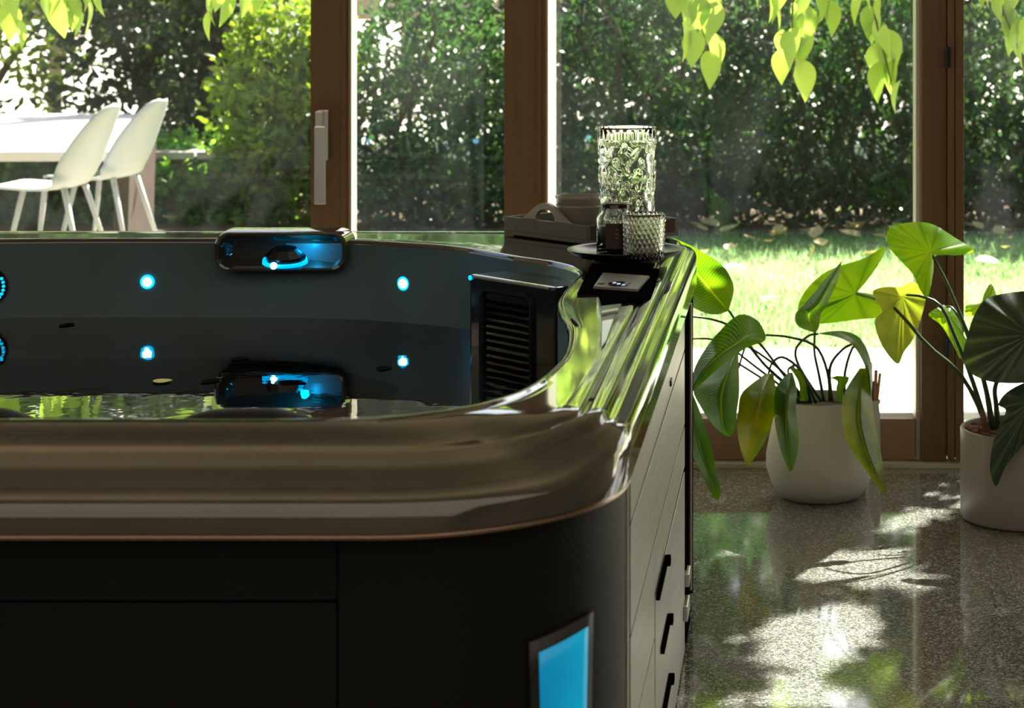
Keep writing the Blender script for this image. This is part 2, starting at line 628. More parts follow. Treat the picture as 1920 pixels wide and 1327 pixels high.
# ------------------------------------------------------------------ the setting: room
WY = 6.94                                      # inner face of the window wall
RL, RR, RB, RH = -6.5, 4.2, -3.2, 2.95
tag(boxo('floor', (RL - .1, RB - .1, -0.12), (RR + .1, WY - 0.02, 0.0), M['floor']), 'polished grey speckled terrazzo floor', kind='structure')
tag(boxo('ceiling', (RL - .1, RB - .1, RH), (RR + .1, WY + 0.35, RH + 0.12), M['ceil']), kind='structure')
tag(boxo('wall_back', (RL, RB - .1, 0), (RR, RB, RH), M['wallmat']), kind='structure')
tag(boxo('wall_left', (RL - .1, RB, 0), (RL, WY, RH), M['wallmat']), kind='structure')
tag(boxo('wall_right', (RR, RB, 0), (RR + .1, WY, RH), M['wallmat']), kind='structure')
tag(boxo('trim_1', (RL, WY - 0.03, 0), (RR, WY + 0.02, 0.016), M['track'], bevel=0.003), 'pale metal threshold strip along the glass doors', kind='structure')


def wx(px, Y=WY):
    return (px - HX) * Y / F


def pane(name, x0, x1, y, z0, z1, parent=None):
    return boxo(name, (x0, y, z0), (x1, y + 0.006, z1), M['pane'], parent)


ZT = 2.82
# sliding leaf with the handle (left)
d1 = empty('door_1', (wx(620), WY, 0), 'brown wooden sliding glass door with a steel handle', kind='structure')
xl, xr = wx(582), wx(655)
boxo('stile', (xl, WY, 0.02), (xr, WY + 0.10, ZT), M['darkwood'], d1, 0.004)
boxo('glazing_bead', (wx(640), WY - 0.006, 0.15), (wx(650), WY + 0.002, ZT), M['darkwood'], d1, 0.001)
boxo('stile', (-4.6, WY, 0.02), (-4.47, WY + 0.10, ZT), M['darkwood'], d1, 0.004)
boxo('bottom_rail', (-4.47, WY + 0.002, 0.02), (xl, WY + 0.098, 0.15), M['darkwoodx'], d1, 0.004)
boxo('top_rail', (-4.47, WY + 0.002, ZT - 0.13), (xl, WY + 0.098, ZT), M['darkwoodx'], d1, 0.004)
pane('pane', -4.47, xl, WY + 0.05, 0.15, ZT - 0.13, d1)
# handle
hd = empty('door_handle', (0, 0, 0))
hd.parent = d1
hd.location = P(606, 290, WY) - world_loc(d1)
a0, a1 = P(597, 300, WY), P(617, 206, WY)
boxo('escutcheon', (a0.x, WY - 0.014, a0.z), (a1.x, WY - 0.0005, a1.z), M['chrome'], hd, 0.003)
boxo('neck', (a0.x, WY - 0.05, P(0, 237, WY).z - 0.004), (a0.x + 0.024, WY - 0.012, a1.z - 0.002), M['chrome'], hd, 0.003)
b0, b1 = P(590, 383, WY - .05), P(611, 236, WY - .05)
boxo('grip', (b0.x, WY - 0.062, b0.z), (b1.x, WY - 0.046, b1.z), M['chrome'], hd, 0.005)
boxo('painted_sun_side', (xr + 0.0005, WY + 0.012, 0.03), (xr + 0.004, WY + 0.10, ZT), M['track'], d1)  # sunlight on the stile's side face, put in as a pale strip
# fixed glazing between leaf and post
w1 = empty('window_1', (wx(800), WY, 0), 'clear glass pane between the handle door and the middle post', kind='structure')
boxo('bottom_rail', (xr + 0.005, WY + 0.02, 0.02), (wx(946) - .002, WY + 0.10, 0.13), M['darkwoodx'], w1, 0.004)
boxo('top_rail', (xr + 0.005, WY + 0.02, ZT - 0.13), (wx(946) - .002, WY + 0.10, ZT), M['darkwoodx'], w1, 0.004)
pane('pane', xr + 0.005, wx(946) - .002, WY + 0.055, 0.13, ZT - 0.13, w1)
# middle post
t2 = empty('trim_2', (wx(985), WY, 0), 'broad brown wooden post left of the tray', kind='structure')
boxo('post', (wx(946), WY - 0.01, 0.017), (wx(1025), WY + 0.24, ZT), M['darkwood'], t2, 0.004)
boxo('bead', (wx(1008), WY - 0.018, 0.02), (wx(1016), WY - 0.009, ZT), M['darkwood'], t2, 0.001)
boxo('painted_sun_side', (wx(1025) + 0.0002, WY + 0.002, 0.03), (wx(1025) + 0.004, WY + 0.24, ZT), M['track'], t2)  # pale colour stands in for sun on the post's side face
# wide pane
w2 = empty('window_2', (wx(1380), WY, 0), 'wide hazy glass pane behind the glasses and the pots', kind='structure')
x0, x1 = wx(1025) + .005, wx(1716)
boxo('bottom_rail', (x0, WY + 0.01, 0.02), (x1, WY + 0.11, 0.155), M['darkwoodx'], w2, 0.004)
boxo('top_rail', (x0, WY + 0.01, ZT - 0.13), (x1, WY + 0.11, ZT), M['darkwoodx'], w2, 0.004)
pane('pane', x0, x1, WY + 0.20, 0.02, ZT - 0.05, w2)
# right post with casement sash
t3 = empty('trim_3', (wx(1760), WY, 0), 'layered brown wooden post with a hinge right of the plants', kind='structure')
boxo('post', (wx(1727), WY, 0.017), (wx(1775), WY + 0.22, ZT), M['darkwood'], t3, 0.004)
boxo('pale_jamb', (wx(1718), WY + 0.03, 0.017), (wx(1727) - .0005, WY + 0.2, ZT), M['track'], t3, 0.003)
boxo('sash', (wx(1776), WY - 0.03, 0.03), (wx(1789), WY + 0.12, ZT), M['darkwood'], t3, 0.003)
boxo('sash', (wx(1790), WY - 0.035, 0.03), (wx(1806), WY + 0.10, ZT), M['darkwood'], t3, 0.005)
for zz in (1.333, 0.40):
    bm = bmesh.new()
    zc = zz
    tube(bm, [(wx(1776), WY - 0.042, zc - 0.034), (wx(1776), WY - 0.042, zc + 0.034)], 0.0085, 12)
    box(bm, (wx(1770), WY - 0.036, zc - 0.03), (wx(1782), WY - 0.029, zc + 0.03), 0.001)
    obj('hinge', bm, M['black'], t3)
w3 = empty('window_3', (wx(1900), WY, 0), 'glass pane at the right edge beyond the taupe pot', kind='structure')
boxo('bottom_rail', (wx(1808), WY + 0.01, 0.02), (RR, WY + 0.09, 0.13), M['darkwoodx'], w3, 0.004)
boxo('top_rail', (wx(1808), WY + 0.01, ZT - .13), (RR, WY + 0.09, ZT), M['darkwoodx'], w3, 0.004)
pane('pane', wx(1808), RR, WY + 0.05, 0.13, ZT - 0.13, w3)
tag(boxo('trim_4', (RL, WY - 0.01, ZT), (RR, WY + 0.25, RH), M['darkwoodx']), kind='structure')
w4 = empty('window_4', (-5.5, WY, 0), kind='structure')
boxo('bottom_rail', (RL, WY + 0.01, 0.02), (-4.61, WY + 0.09, 0.13), M['darkwoodx'], w4, 0.004)
pane('pane', RL, -4.61, WY + 0.05, 0.13, ZT, w4)

# ------------------------------------------------------------------ hot tub
TX0, TX1, TY0, TY1, TR = -3.0, -0.244, 2.88, 5.72, 0.33
ZD = 0.905
TC = Vector(((TX0 + TX1) / 2, 4.3))
NS = 340


def rrect(inset, n=NS):
    """rounded rectangle samples (x, y, nx, ny), matched by index for every inset"""
    x0, x1, y0, y1, r = TX0, TX1, TY0, TY1, TR
    segs = []
    # counter-clockwise from front left
    def line(ax, ay, bx, by, nx, ny):
        segs.append(('l', ax, ay, bx, by, nx, ny, math.hypot(bx - ax, by - ay)))
    def arc(cx, cy, a0):
        segs.append(('a', cx, cy, a0, r * math.pi / 2))
    line(x0 + r, y0, x1 - r, y0, 0, -1); arc(x1 - r, y0 + r, -90)
    line(x1, y0 + r, x1, y1 - r, 1, 0); arc(x1 - r, y1 - r, 0)
    line(x1 - r, y1, x0 + r, y1, 0, 1); arc(x0 + r, y1 - r, 90)
    line(x0, y1 - r, x0, y0 + r, -1, 0); arc(x0 + r, y0 + r, 180)
    tot = sum(s[-1] for s in segs)
    out = []
    for i in range(n):
        d = i / n * tot
        for s in segs:
            if d <= s[-1] or s is segs[-1]:
                break
            d -= s[-1]
        if s[0] == 'l':
            u = d / s[-1]
            x, y, nx, ny = s[1] + (s[3] - s[1]) * u, s[2] + (s[4] - s[2]) * u, s[5], s[6]
        else:
            a = math.radians(s[3]) + d / r
            nx, ny = math.cos(a), math.sin(a)
            x, y = s[1] + r * nx, s[2] + r * ny
        out.append((x - nx * inset, y - ny * inset, nx, ny))
    return out


half = [(-1.622, 3.108), (-1.40, 3.108), (-1.15, 3.108), (-0.95, 3.108), (-0.78, 3.108), (-0.62, 3.12), (-0.507, 3.185), (-0.447, 3.27),
        (-0.411, 3.38), (-0.392, 3.55), (-0.388, 3.71), (-0.407, 3.95), (-0.442, 4.15), (-0.469, 4.35), (-0.472, 4.6), (-0.476, 4.82),
        (-0.546, 4.97), (-0.66, 5.09), (-0.81, 5.27), (-0.95, 5.36), (-1.12, 5.43), (-1.35, 5.46), (-1.622, 5.465)]
mir = [(2 * TC.x - x, y) for x, y in half[::-1]][1:-1]
ctrl = half + mir
dense = []
K = len(ctrl)
for i in range(K):
    p0, p1, p2, p3 = [np.array(ctrl[(i + j) % K]) for j in (-1, 0, 1, 2)]
    for u in np.linspace(0, 1, 10, endpoint=False):
        dense.append(0.5 * ((2 * p1) + (-p0 + p2) * u + (2 * p0 - 5 * p1 + 4 * p2 - p3) * u * u + (-p0 + 3 * p1 - 3 * p2 + p3) * u ** 3))
dense = np.array(dense)
dang = np.arctan2(dense[:, 1] - TC.y, dense[:, 0] - TC.x)
drad = np.hypot(dense[:, 1] - TC.y, dense[:, 0] - TC.x)
order = np.argsort(dang)
dang, drad = dang[order], drad[order]
dang = np.concatenate([dang - 2 * np.pi, dang, dang + 2 * np.pi])
drad = np.concatenate([drad] * 3)


def inner_at(ang):
    return float(np.interp(ang, dang, drad))


def inner_loop(shrink=0.0):
    out = []
    for (x, y, nx, ny) in rrect(0.09):
        a = math.atan2(y - TC.y, x - TC.x)
        r = inner_at(a) - shrink
        out.append((TC.x + r * math.cos(a), TC.y + r * math.sin(a)))
    return out


def lerp(a, b_, t):
    return a + (b_ - a) * t


# profile by inset d from the outer edge: side heights (right/left/back) and front heights
prof = [  # d, z_side, z_front
    (0.022, 0.794, 0.794), (0.004, 0.794, 0.794), (0.0, 0.798, 0.798), (0.0, 0.868, 0.826), (0.003, 0.878, 0.836), (0.009, 0.884, 0.8395),
    (0.018, 0.884, 0.842), (0.021, 0.887, 0.8455), (0.026, 0.889, 0.8475), (0.034, 0.889, 0.858), (0.037, 0.896, 0.862), (0.041, 0.902, 0.8645),
    (0.046, 0.904, 0.868), (0.060, 0.904, 0.872), (0.064, 0.903, 0.8755), (0.067, 0.896, 0.877), (0.072, 0.896, 0.8785),
    (0.075, 0.903, 0.880), (0.079, 0.905, 0.882)]
front_y = [0.022, 0.006, 0.0, 0.004, 0.010, 0.025, 0.050, 0.055, 0.060, 0.085, 0.092, 0.098, 0.110, 0.13, 0.14, 0.147, 0.155, 0.165, 0.178]
loops = []
for (d, zs, zf), fy in zip(prof, front_y):
    lp = []
    for (x, y, nx, ny) in rrect(0):
        w = max(0.0, min(1.0, (-ny - 0.05) / 0.65))
        w = w * w * (3 - 2 * w)
        dd = lerp(d, fy, w)
        lp.append((x - nx * dd, y - ny * dd, lerp(zs, zf, w)))
    loops.append(lp)
last = loops[-1]
inn = inner_loop(0)
for t in (0.25, 0.5, 0.75, 0.93):
    lp = []
    for (x, y, z), (ix, iy), (_, _, nx, ny) in zip(last, inn, rrect(0)):
        w = max(0.0, min(1.0, (-ny - 0.05) / 0.65))
        zz = lerp(ZD, lerp(z, ZD, math.sin(t * math.pi / 2)), w)
        lp.append((lerp(x, ix, t), lerp(y, iy, t), zz))
    loops.append(lp)


def radial(shr, z):
    return [(x, y, z) for (x, y) in inner_loop(shr)]


loops.append(radial(-0.004, ZD + 0.003))
loops.append(radial(0.004, ZD + 0.003))
loops.append(radial(0.009, ZD - 0.001))
loops.append(radial(0.011, ZD - 0.008))


def bridge(bm, loops):
    rings = [[bm.verts.new(p) for p in lp] for lp in loops]
    n = len(rings[0])
    for a, b_ in zip(rings[:-1], rings[1:]):
        for k in range(n):
            bm.faces.new((a[k], a[(k + 1) % n], b_[(k + 1) % n], b_[k]))
    return rings


tub = empty('hot_tub', (TC.x, TC.y, 0), 'large dark hot tub filled with water and lit by blue lights', 'hot tub')
bm = bmesh.new()
bridge(bm, loops)
rim = autosmooth(obj('rim', bm, M['acrylic'], tub), 50)
bm = bmesh.new()
rg = bridge(bm, [radial(0.011, ZD - 0.008), radial(0.010, ZD - 0.03), radial(0.010, 0.55), radial(0.05, 0.46), radial(0.42, 0.44), radial(0.45, 0.40),
                 radial(0.5, 0.18)])
bm.faces.new(rg[-1])
basin = autosmooth(obj('basin', bm, M['basin'], tub), 50)

# bead under the rim lip
bm = bmesh.new()
b_loops = []
for d, z in ((0.006, 0.7945), (0.002, 0.791), (0.005, 0.787), (0.014, 0.787), (0.02, 0.7945)):
    b_loops.append([(x, y, z) for (x, y, nx, ny) in rrect(d)])
bridge(bm, b_loops)
obj('rim_bead', bm, M['bead'], tub, smooth=True)

# skirt: corner columns and front panels
SI = 0.048        # inset of the skirt


def skirt_pt(s_inset, side, t):
    pass


def corner_col(cx, cy, a0, a1, r, z0, z1, thick=0.03, seg=22):
    bm = bmesh.new()
    ins, outs = [], []
    for i in range(seg + 1):
        a = math.radians(a0 + (a1 - a0) * i / seg)
        c, s = math.cos(a), math.sin(a)
        outs.append([bm.verts.new((cx + r * c, cy + r * s, z)) for z in (z0, z1)])
        ins.append([bm.verts.new((cx + (r - thick) * c, cy + (r - thick) * s, z)) for z in (z0, z1)])
    for i in range(seg):
        bm.faces.new((outs[i][0], outs[i + 1][0], outs[i + 1][1], outs[i][1]))
        bm.faces.new((ins[i + 1][0], ins[i][0], ins[i][1], ins[i + 1][1]))
        bm.faces.new((outs[i][1], outs[i + 1][1], ins[i + 1][1], ins[i][1]))
        bm.faces.new((ins[i][0], ins[i + 1][0], outs[i + 1][0], outs[i][0]))
    for k in (0, -1):
        bm.faces.new((outs[k][0], outs[k][1], ins[k][1], ins[k][0]))
    bmesh.ops.recalc_face_normals(bm, faces=bm.faces)
    return bm


SX = TX1 - 0.008               # side plank plane
FYs = TY0 + 0.045              # front skirt plane
ccx, ccy, cr_ = SX - 0.30, FYs + 0.30, 0.30
ztop = 0.789
o = obj('corner_column', corner_col(ccx, ccy, -90, -2, cr_, 0.02, ztop), M['skirt'], tub)
autosmooth(o)
tag(o, 'curved black corner panel')
# blue light, let into the corner column
def arc_quad(bm, a_tl, a_tr, a_bl, a_br, ztl, ztr, zb, r, n=8, nz=10):
    g = []
    for j in range(nz + 1):
        v = j / nz
        row = []
        for i in range(n + 1):
            u = i / n
            a = math.radians(lerp(lerp(a_tl, a_tr, u), lerp(a_bl, a_br, u), v))
            z = lerp(lerp(ztl, ztr, u), zb, v)
            row.append(bm.verts.new((ccx + r * math.cos(a), ccy + r * math.sin(a), z)))
        g.append(row)
    for j in range(nz):
        for i in range(n):
            bm.faces.new((g[j][i], g[j + 1][i], g[j + 1][i + 1], g[j][i + 1]))
    return g


bm = bmesh.new()
arc_quad(bm, -53, -30, -50.5, -33, 0.620, 0.638, 0.16, cr_ + 0.006)
fr = obj('light_frame', bm, M['skirtframe'], tub, smooth=True)
md = fr.modifiers.new('s', 'SOLIDIFY'); md.thickness = 0.0055; md.offset = -1
bm = bmesh.new()
arc_quad(bm, -50.3, -33.0, -48, -35.5, 0.604, 0.620, 0.19, cr_ + 0.0085)
cl = obj('corner_light', bm, M['cornerlight'], tub, smooth=True)
md = cl.modifiers.new('s', 'SOLIDIFY'); md.thickness = 0.002; md.offset = -1
tag(cl, 'glowing blue trapezoid corner light')
# other corners
for (cx, cy, a) in ((SX - 0.30, TY1 - 0.045 - 0.30, 2), (TX0 + 0.345, TY1 - 0.345, 90), (TX0 + 0.345, ccy, 180)):
    autosmooth(obj('corner_column', corner_col(cx, cy, a, a + 88, 0.30, 0.02, ztop), M['skirt'], tub))
ys, ye = 3.31, 4.965
# silver strip at the corner edge and black gap behind
boxo('edge_strip', (SX - 0.006, ccy - 0.004, 0.02), (SX + 0.003, ccy + 0.012, ztop), M['silver'], tub, 0.001)
boxo('edge_gap', (SX - 0.03, ccy + 0.0125, 0.02), (SX - 0.0005, ys - 0.001, ztop), M['void'], tub)
# front panels
xa, xb = wx(630, FYs), wx(735, FYs)
boxo('skirt_post', (xa + 0.003, FYs, 0.02), (xb - 0.002, FYs + 0.02, ztop), M['skirt'], tub, 0.002)
boxo('skirt_panel', (xb, FYs + 0.001, 0.02), (ccx, FYs + 0.02, ztop), M['skirt'], tub)
zg = CH - 1130 * FYs / F
boxo('skirt_panel', (-1.95, FYs + 0.006, zg + 0.0015), (xa, FYs + 0.026, ztop), M['skirt'], tub, 0.002)
boxo('skirt_panel', (-1.95, FYs + 0.003, 0.02), (xa, FYs + 0.026, zg - 0.0015), M['skirt'], tub, 0.002)
boxo('skirt_post', (TX0 + .345, FYs, 0.02), (-1.955, FYs + 0.02, ztop), M['skirt'], tub, 0.002)
# inner carcass so that nothing shines through
boxo('carcass', (TX0 + 0.06, TY0 + 0.36, 0.0), (SX - 0.031, TY1 - 0.36, 0.15), M['blackmatte'], tub)
boxo('back_panel', (TX0 + 0.345, TY1 - 0.07, 0.02), (SX - 0.30, TY1 - 0.045, ztop), M['skirt'], tub)
boxo('left_panel', (TX0 + 0.045, ccy, 0.02), (TX0 + 0.07, TY1 - 0.345, ztop), M['skirt'], tub)
# right side planks
zs = [0.006, 0.18, 0.355, 0.529, 0.703, ztop]
yd0 = 3.89
for k in range(5):
    z0, z1 = zs[k] + (0.0032 if k else 0), zs[k + 1] - 0.0032
    if k == 0 or k == 1:
        boxo('plank', (SX - 0.025, ys, z0), (SX, yd0 - 0.006, z1), M['plank'], tub, 0.002)
    elif k == 2:
        boxo('plank', (SX - 0.025, ys, z0), (SX, yd0 - 0.006, z1), M['plank'], tub, 0.002)
    else:
        boxo('plank', (SX - 0.025, ys, z0), (SX, ye, z1), M['plank'], tub, 0.002)
boxo('plank', (SX - 0.025, yd0 - .004, 0.434), (SX, ye, 0.5258), M['plank'], tub, 0.002)
for zj in zs[1:-1]:
    boxo('joint', (SX - 0.024, ys, zj - 0.0031), (SX - 0.001, (yd0 - 0.006) if zj < 0.4 else ye, zj + 0.0031), M['void'], tub)
boxo('joint', (SX - 0.024, yd0 - 0.0058, 0.01), (SX - 0.001, yd0 + 0.0038, 0.43), M['void'], tub)
boxo('joint', (SX - 0.024, yd0 + 0.004, 0.4255), (SX - 0.001, ye, 0.4335), M['void'], tub)
ad = boxo('access_door', (SX - 0.022, yd0 + 0.004, 0.012), (SX + 0.001, ye - 0.02, 0.425), M['plank'], tub, 0.002)
boxo('plank_back', (SX - 0.03, ys, 0.0), (SX - 0.0252, ye, ztop), M['blackmatte'], tub)
for zz, ya, yb in ((0.428, 3.90, 4.17), (0.287, 4.04, 4.26), (0.155, 4.08, 4.30)):
    bm = bmesh.new()
    box(bm, (SX + 0.001, ya, zz - 0.008), (SX + 0.009, yb, zz + 0.006), 0.002)
    box(bm, (SX + 0.001, yb - 0.012, zz - 0.014), (SX + 0.013, yb + 0.012, zz + 0.004), 0.002)
    obj('door_pull', bm, M['void'], ad)
# far post of the side and small fixings
boxo('side_post', (SX - 0.02, ye + 0.005, 0.02), (SX + 0.004, ye + 0.16, ztop), M['void'], tub, 0.003)
boxo('edge_strip', (SX - 0.004, ye + 0.16, 0.10), (SX + 0.009, ye + 0.172, ztop), M['silver'], tub, 0.001)
boxo('latch', (SX, ye - 0.10, 0.10), (SX + 0.012, ye + 0.0, 0.135), M['silver'], tub, 0.003)
boxo('latch', (SX, ye - 0.03, 0.16), (SX + 0.012, ye + 0.05, 0.19), M['silver'], tub, 0.003)
boxo('screw_cap', (SX - .001, 4.36, 0.728), (SX + 0.004, 4.40, 0.74), M['black'], tub, 0.001)

# water
bm = bmesh.new()
ZW = 0.707
bm.faces.new([bm.verts.new((x, y, ZW)) for (x, y) in inner_loop(0.0102)])
wobj = obj('tub_water', bm, M['water'])
tag(wobj, 'still dark reflective water inside the hot tub', 'water', kind='stuff')


def wall_point(x, back=True, off=0.0105):
    L_ = sorted((ix, iy) for ix, iy in inner_loop(off) if (iy > TC.y) == back and (iy > 4.95 or iy < 3.5))
    return float(np.interp(x, [p[0] for p in L_], [p[1] for p in L_]))


def disc(bm, cen, r, nrm, seg=20, th=0.004, r_in=0.0):
    nrm = Vector(nrm).normalized()
    a = nrm.cross(Vector((0, 0, 1))).normalized()
    b_ = nrm.cross(a)
    cen = Vector(cen)
    if r_in == 0:
        f = [bm.verts.new(cen + nrm * th + (a * math.cos(t) + b_ * math.sin(t)) * r * 0.94) for t in np.linspace(0, 2 * math.pi, seg, endpoint=False)]
        g = [bm.verts.new(cen + (a * math.cos(t) + b_ * math.sin(t)) * r) for t in np.linspace(0, 2 * math.pi, seg, endpoint=False)]
        bm.faces.new(f)
        for k in range(seg):
            bm.faces.new((g[k], g[(k + 1) % seg], f[(k + 1) % seg], f[k]))
    else:
        R = []
        for rr, h in ((r, 0), (r * 0.97, th), (r_in * 1.03, th), (r_in, 0)):
            R.append([bm.verts.new(cen + nrm * h + (a * math.cos(t) + b_ * math.sin(t)) * rr) for t in np.linspace(0, 2 * math.pi, seg, endpoint=False)])
        for p, q in zip(R[:-1], R[1:]):
            for k in range(seg):
                bm.faces.new((p[k], p[(k + 1) % seg], q[(k + 1) % seg], q[k]))
    bmesh.ops.recalc_face_normals(bm, faces=bm.faces)
    return bm


for px, py, back in ((277, 528, True), (758, 531, True), (-210, 528, True), (300, 528, False), (-100, 528, False), (700, 528, False)):
    yy = 5.46 if back else 3.12
    x = (px - HX) * 5.45 / F
    yw = wall_point(x, back)
    x = (px - HX) * yw / F if back else x
    z = CH - py * (yw if back else 5.45) / F
    e = 0.02
    sl = (wall_point(x + e, back) - wall_point(x - e, back)) / (2 * e)
    n = Vector((sl, -1, 0)).normalized() if back else Vector((-sl, 1, 0)).normalized()
    yw += n[1] * 0.0015
    ring = obj('led_ring', disc(bmesh.new(), (x, yw, z), 0.0185, n, r_in=0.0125, th=0.005), M['ledring'], tub)
    obj('led', disc(bmesh.new(), (x, yw + n[1] * 0.001, z), 0.0125, n, th=0.007), M['led'], ring)

# swirl jet at the left: arc of small blue dots round a dark face
xj = (-18 - HX) * 5.45 / F
yj = wall_point(xj)
jt = obj('jet', disc(bmesh.new(), (xj, yj, 0.79), 0.05, (0, -1, 0), 28, 0.006), M['teal'], tub)
bm = bmesh.new()
for k in range(8):
    a = -1.2 + k * 0.24
    disc(bm, (xj + 0.042 * math.cos(a), yj - 0.006, 0.79 + 0.042 * math.sin(a)), 0.0042, (0, -1, 0), 8, 0.003)
obj('jet_lights', bm, M['ledring'], jt)
# tiny wall fittings on the water line
# waterfall housing on the back wall
hy = 5.40
hc = P(527, 471, hy)
hs = Vector((0.312, 0.0, 0.088))


def rr2(cx, cz, w, h, r, n=8):
    pts = []
    for (sx, sz, a0) in ((1, -1, -90), (1, 1, 0), (-1, 1, 90), (-1, -1, 180)):
        for i in range(n + 1):
            a = math.radians(a0 + 90 * i / n)
            pts.append((cx + sx * (w / 2 - r) + r * math.cos(a), cz + sz * (h / 2 - r) + r * math.sin(a)))
    return pts


bm = bmesh.new()
lps = []
for w, h, r, y in ((0.345, 0.105, 0.035, 5.475), (0.335, 0.098, 0.035, hy - 0.004), (0.325, 0.090, 0.032, hy - 0.010), (0.312, 0.082, 0.03, hy - 0.008),
                   (0.295, 0.066, 0.026, hy + 0.03), (0.27, 0.045, 0.02, hy + 0.045)):
    lps.append([(x, y, z) for x, z in rr2(hc.x, hc.z, w, h, r)])
rgs = bridge(bm, lps)
bm.faces.new(rgs[-1])
bmesh.ops.recalc_face_normals(bm, faces=bm.faces)
hous = autosmooth(obj('waterfall_housing', bm, M['acrylic'], tub), 35)
tag(hous, 'recessed rounded waterfall housing with blue glow')
cc = P(532, 492, hy - 0.01)


def tilt(bm):
    mt = Matrix.Translation((cc.x, hy + 0.004, cc.z)) @ Matrix.Rotation(math.radians(22), 4, 'X') @ Matrix.Diagonal((1.12, 0.62, 0.85, 1)) @ Matrix.Translation((-cc.x, -hy - 0.012, -cc.z))
    for v in bm.verts:
        v.co = mt @ v.co


bm = bmesh.new()
lathe(bm, [(0.030, -0.004), (0.052, 0.0), (0.050, 0.012), (0.047, 0.012), (0.040, 0.002), (0, 0.002)], (cc.x, hy + 0.012, cc.z - 0.002), 32)
tilt(bm)
obj('lit_cup', bm, M['ledcup'], hous, smooth=True)
bm = bmesh.new()
lathe(bm, [(0.045, 0.0), (0.046, 0.018), (0.030, 0.038), (0.028, 0.041), (0, 0.041)], (cc.x + 0.002, hy + 0.014, cc.z + 0.004), 10)
tilt(bm)
obj('spout', bm, M['black'], hous)
bm = bmesh.new()
disc(bm, (cc.x - 0.02, hy - 0.032, cc.z - 0.006), 0.009, (0, -1, 0.4), 12, 0.004)
obj('led', bm, M['led'], hous)
pl = bpy.data.lights.new('waterfall glow', 'POINT')
pl.energy = 0.35
pl.color = (0.0, 0.45, 1.0)
pl.shadow_soft_size = 0.01
plo = bpy.data.objects.new('waterfall_glow', pl)
C.objects.link(plo)
plo.location = (hc.x + 0.06, hy + 0.0, hc.z + 0.012)

# filter door (dark box with louvres) on the diagonal wall
A = Vector((-0.763, 5.03, 0)); B = Vector((-0.533, 4.79, 0))
dirv = (B - A).normalized()
nrm = Vector((dirv.y, -dirv.x, 0))             # towards the camera / the middle of the tub
if nrm.y > 0:
    nrm = -nrm
wid = (B - A).length
rotf = Matrix((dirv, -nrm, Vector((0, 0, 1)))).transposed()


def fpt(u, v, z):     # u along, v towards the viewer
    return A + dirv * u + nrm * v + Vector((0, 0, z))


bm = bmesh.new()
obox(bm, fpt(wid / 2, -0.05, 0.755), (wid, 0.10, 0.235), rotf, 0.008)
fd = obj('filter_door', bm, M['teal'], tub)
tag(fd, 'black louvred filter door at the water line')
bm = bmesh.new()
o_l = rr2(0.45 * wid, 0.745, wid * 0.62, 0.21, 0.03)
lps = []
for g, v in ((0, 0.0), (0.002, 0.008), (0.010, 0.008), (0.014, 0.001)):
    pts = rr2(0.45 * wid, 0.745, wid * 0.62 - 2 * g, 0.21 - 2 * g, 0.03 - g)
    lps.append([tuple(fpt(u, v, z)) for u, z in pts])
bridge(bm, lps)
bmesh.ops.recalc_face_normals(bm, faces=bm.faces)
obj('louvre_frame', bm, M['blackmatte'], fd)
for k in range(8):
    bm = bmesh.new()
    obox(bm, fpt(0.45 * wid, 0.003, 0.70 + k * 0.0165), (wid * 0.52, 0.006, 0.008), rotf, 0.001)
    obj('slat', bm, M['void'], fd)
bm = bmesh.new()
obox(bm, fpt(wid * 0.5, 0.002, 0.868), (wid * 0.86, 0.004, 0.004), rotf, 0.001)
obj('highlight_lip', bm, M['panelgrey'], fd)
bm = bmesh.new()
disc(bm, fpt(0.006, 0.001, 0.864), 0.006, nrm, 10, 0.003)
obj('led', bm, M['ledring'], fd)

# headrests along the near wall
for (pa, pb, ht) in ((332, 655, 0.0), (-140, 115, 0.0)):
    xa_, xb_ = (pa - HX) * 3.17 / F, (pb - HX) * 3.17 / F
    bm = bmesh.new()
    lps = []
    n = 26
    for i in range(n + 1):
        u = i / n
        x = lerp(xa_, xb_, u)
        bulge = (1 - abs(2 * u - 1) ** 4)
        yc = 3.118
        dep = 0.012 + 0.085 * bulge
        ztp = ZD - 0.010 + 0.018 * bulge * (1.0 if u < 0.55 else lerp(1.0, 0.2, (u - .55) / .25) if u < 0.8 else lerp(0.2, 0.7, (u - .8) / .2))
        zb = 0.80
        pts = []
        for k in range(12):
            a = 2 * math.pi * k / 12
            pts.append((x, yc + dep / 2 + dep / 2 * math.cos(a), (ztp + zb) / 2 + (ztp - zb) / 2 * (math.copysign(abs(math.sin(a)) ** 0.6, math.sin(a)))))
        lps.append(pts)
    rgs = [[bm.verts.new(p) for p in lp] for lp in lps]
    for a_, b_ in zip(rgs[:-1], rgs[1:]):
        for k in range(12):
            bm.faces.new((a_[k], a_[(k + 1) % 12], b_[(k + 1) % 12], b_[k]))
    bm.faces.new(rgs[0]); bm.faces.new(rgs[-1][::-1])
    bmesh.ops.recalc_face_normals(bm, faces=bm.faces)
    obj('headrest', bm, M['blackmatte'], tub, smooth=True)

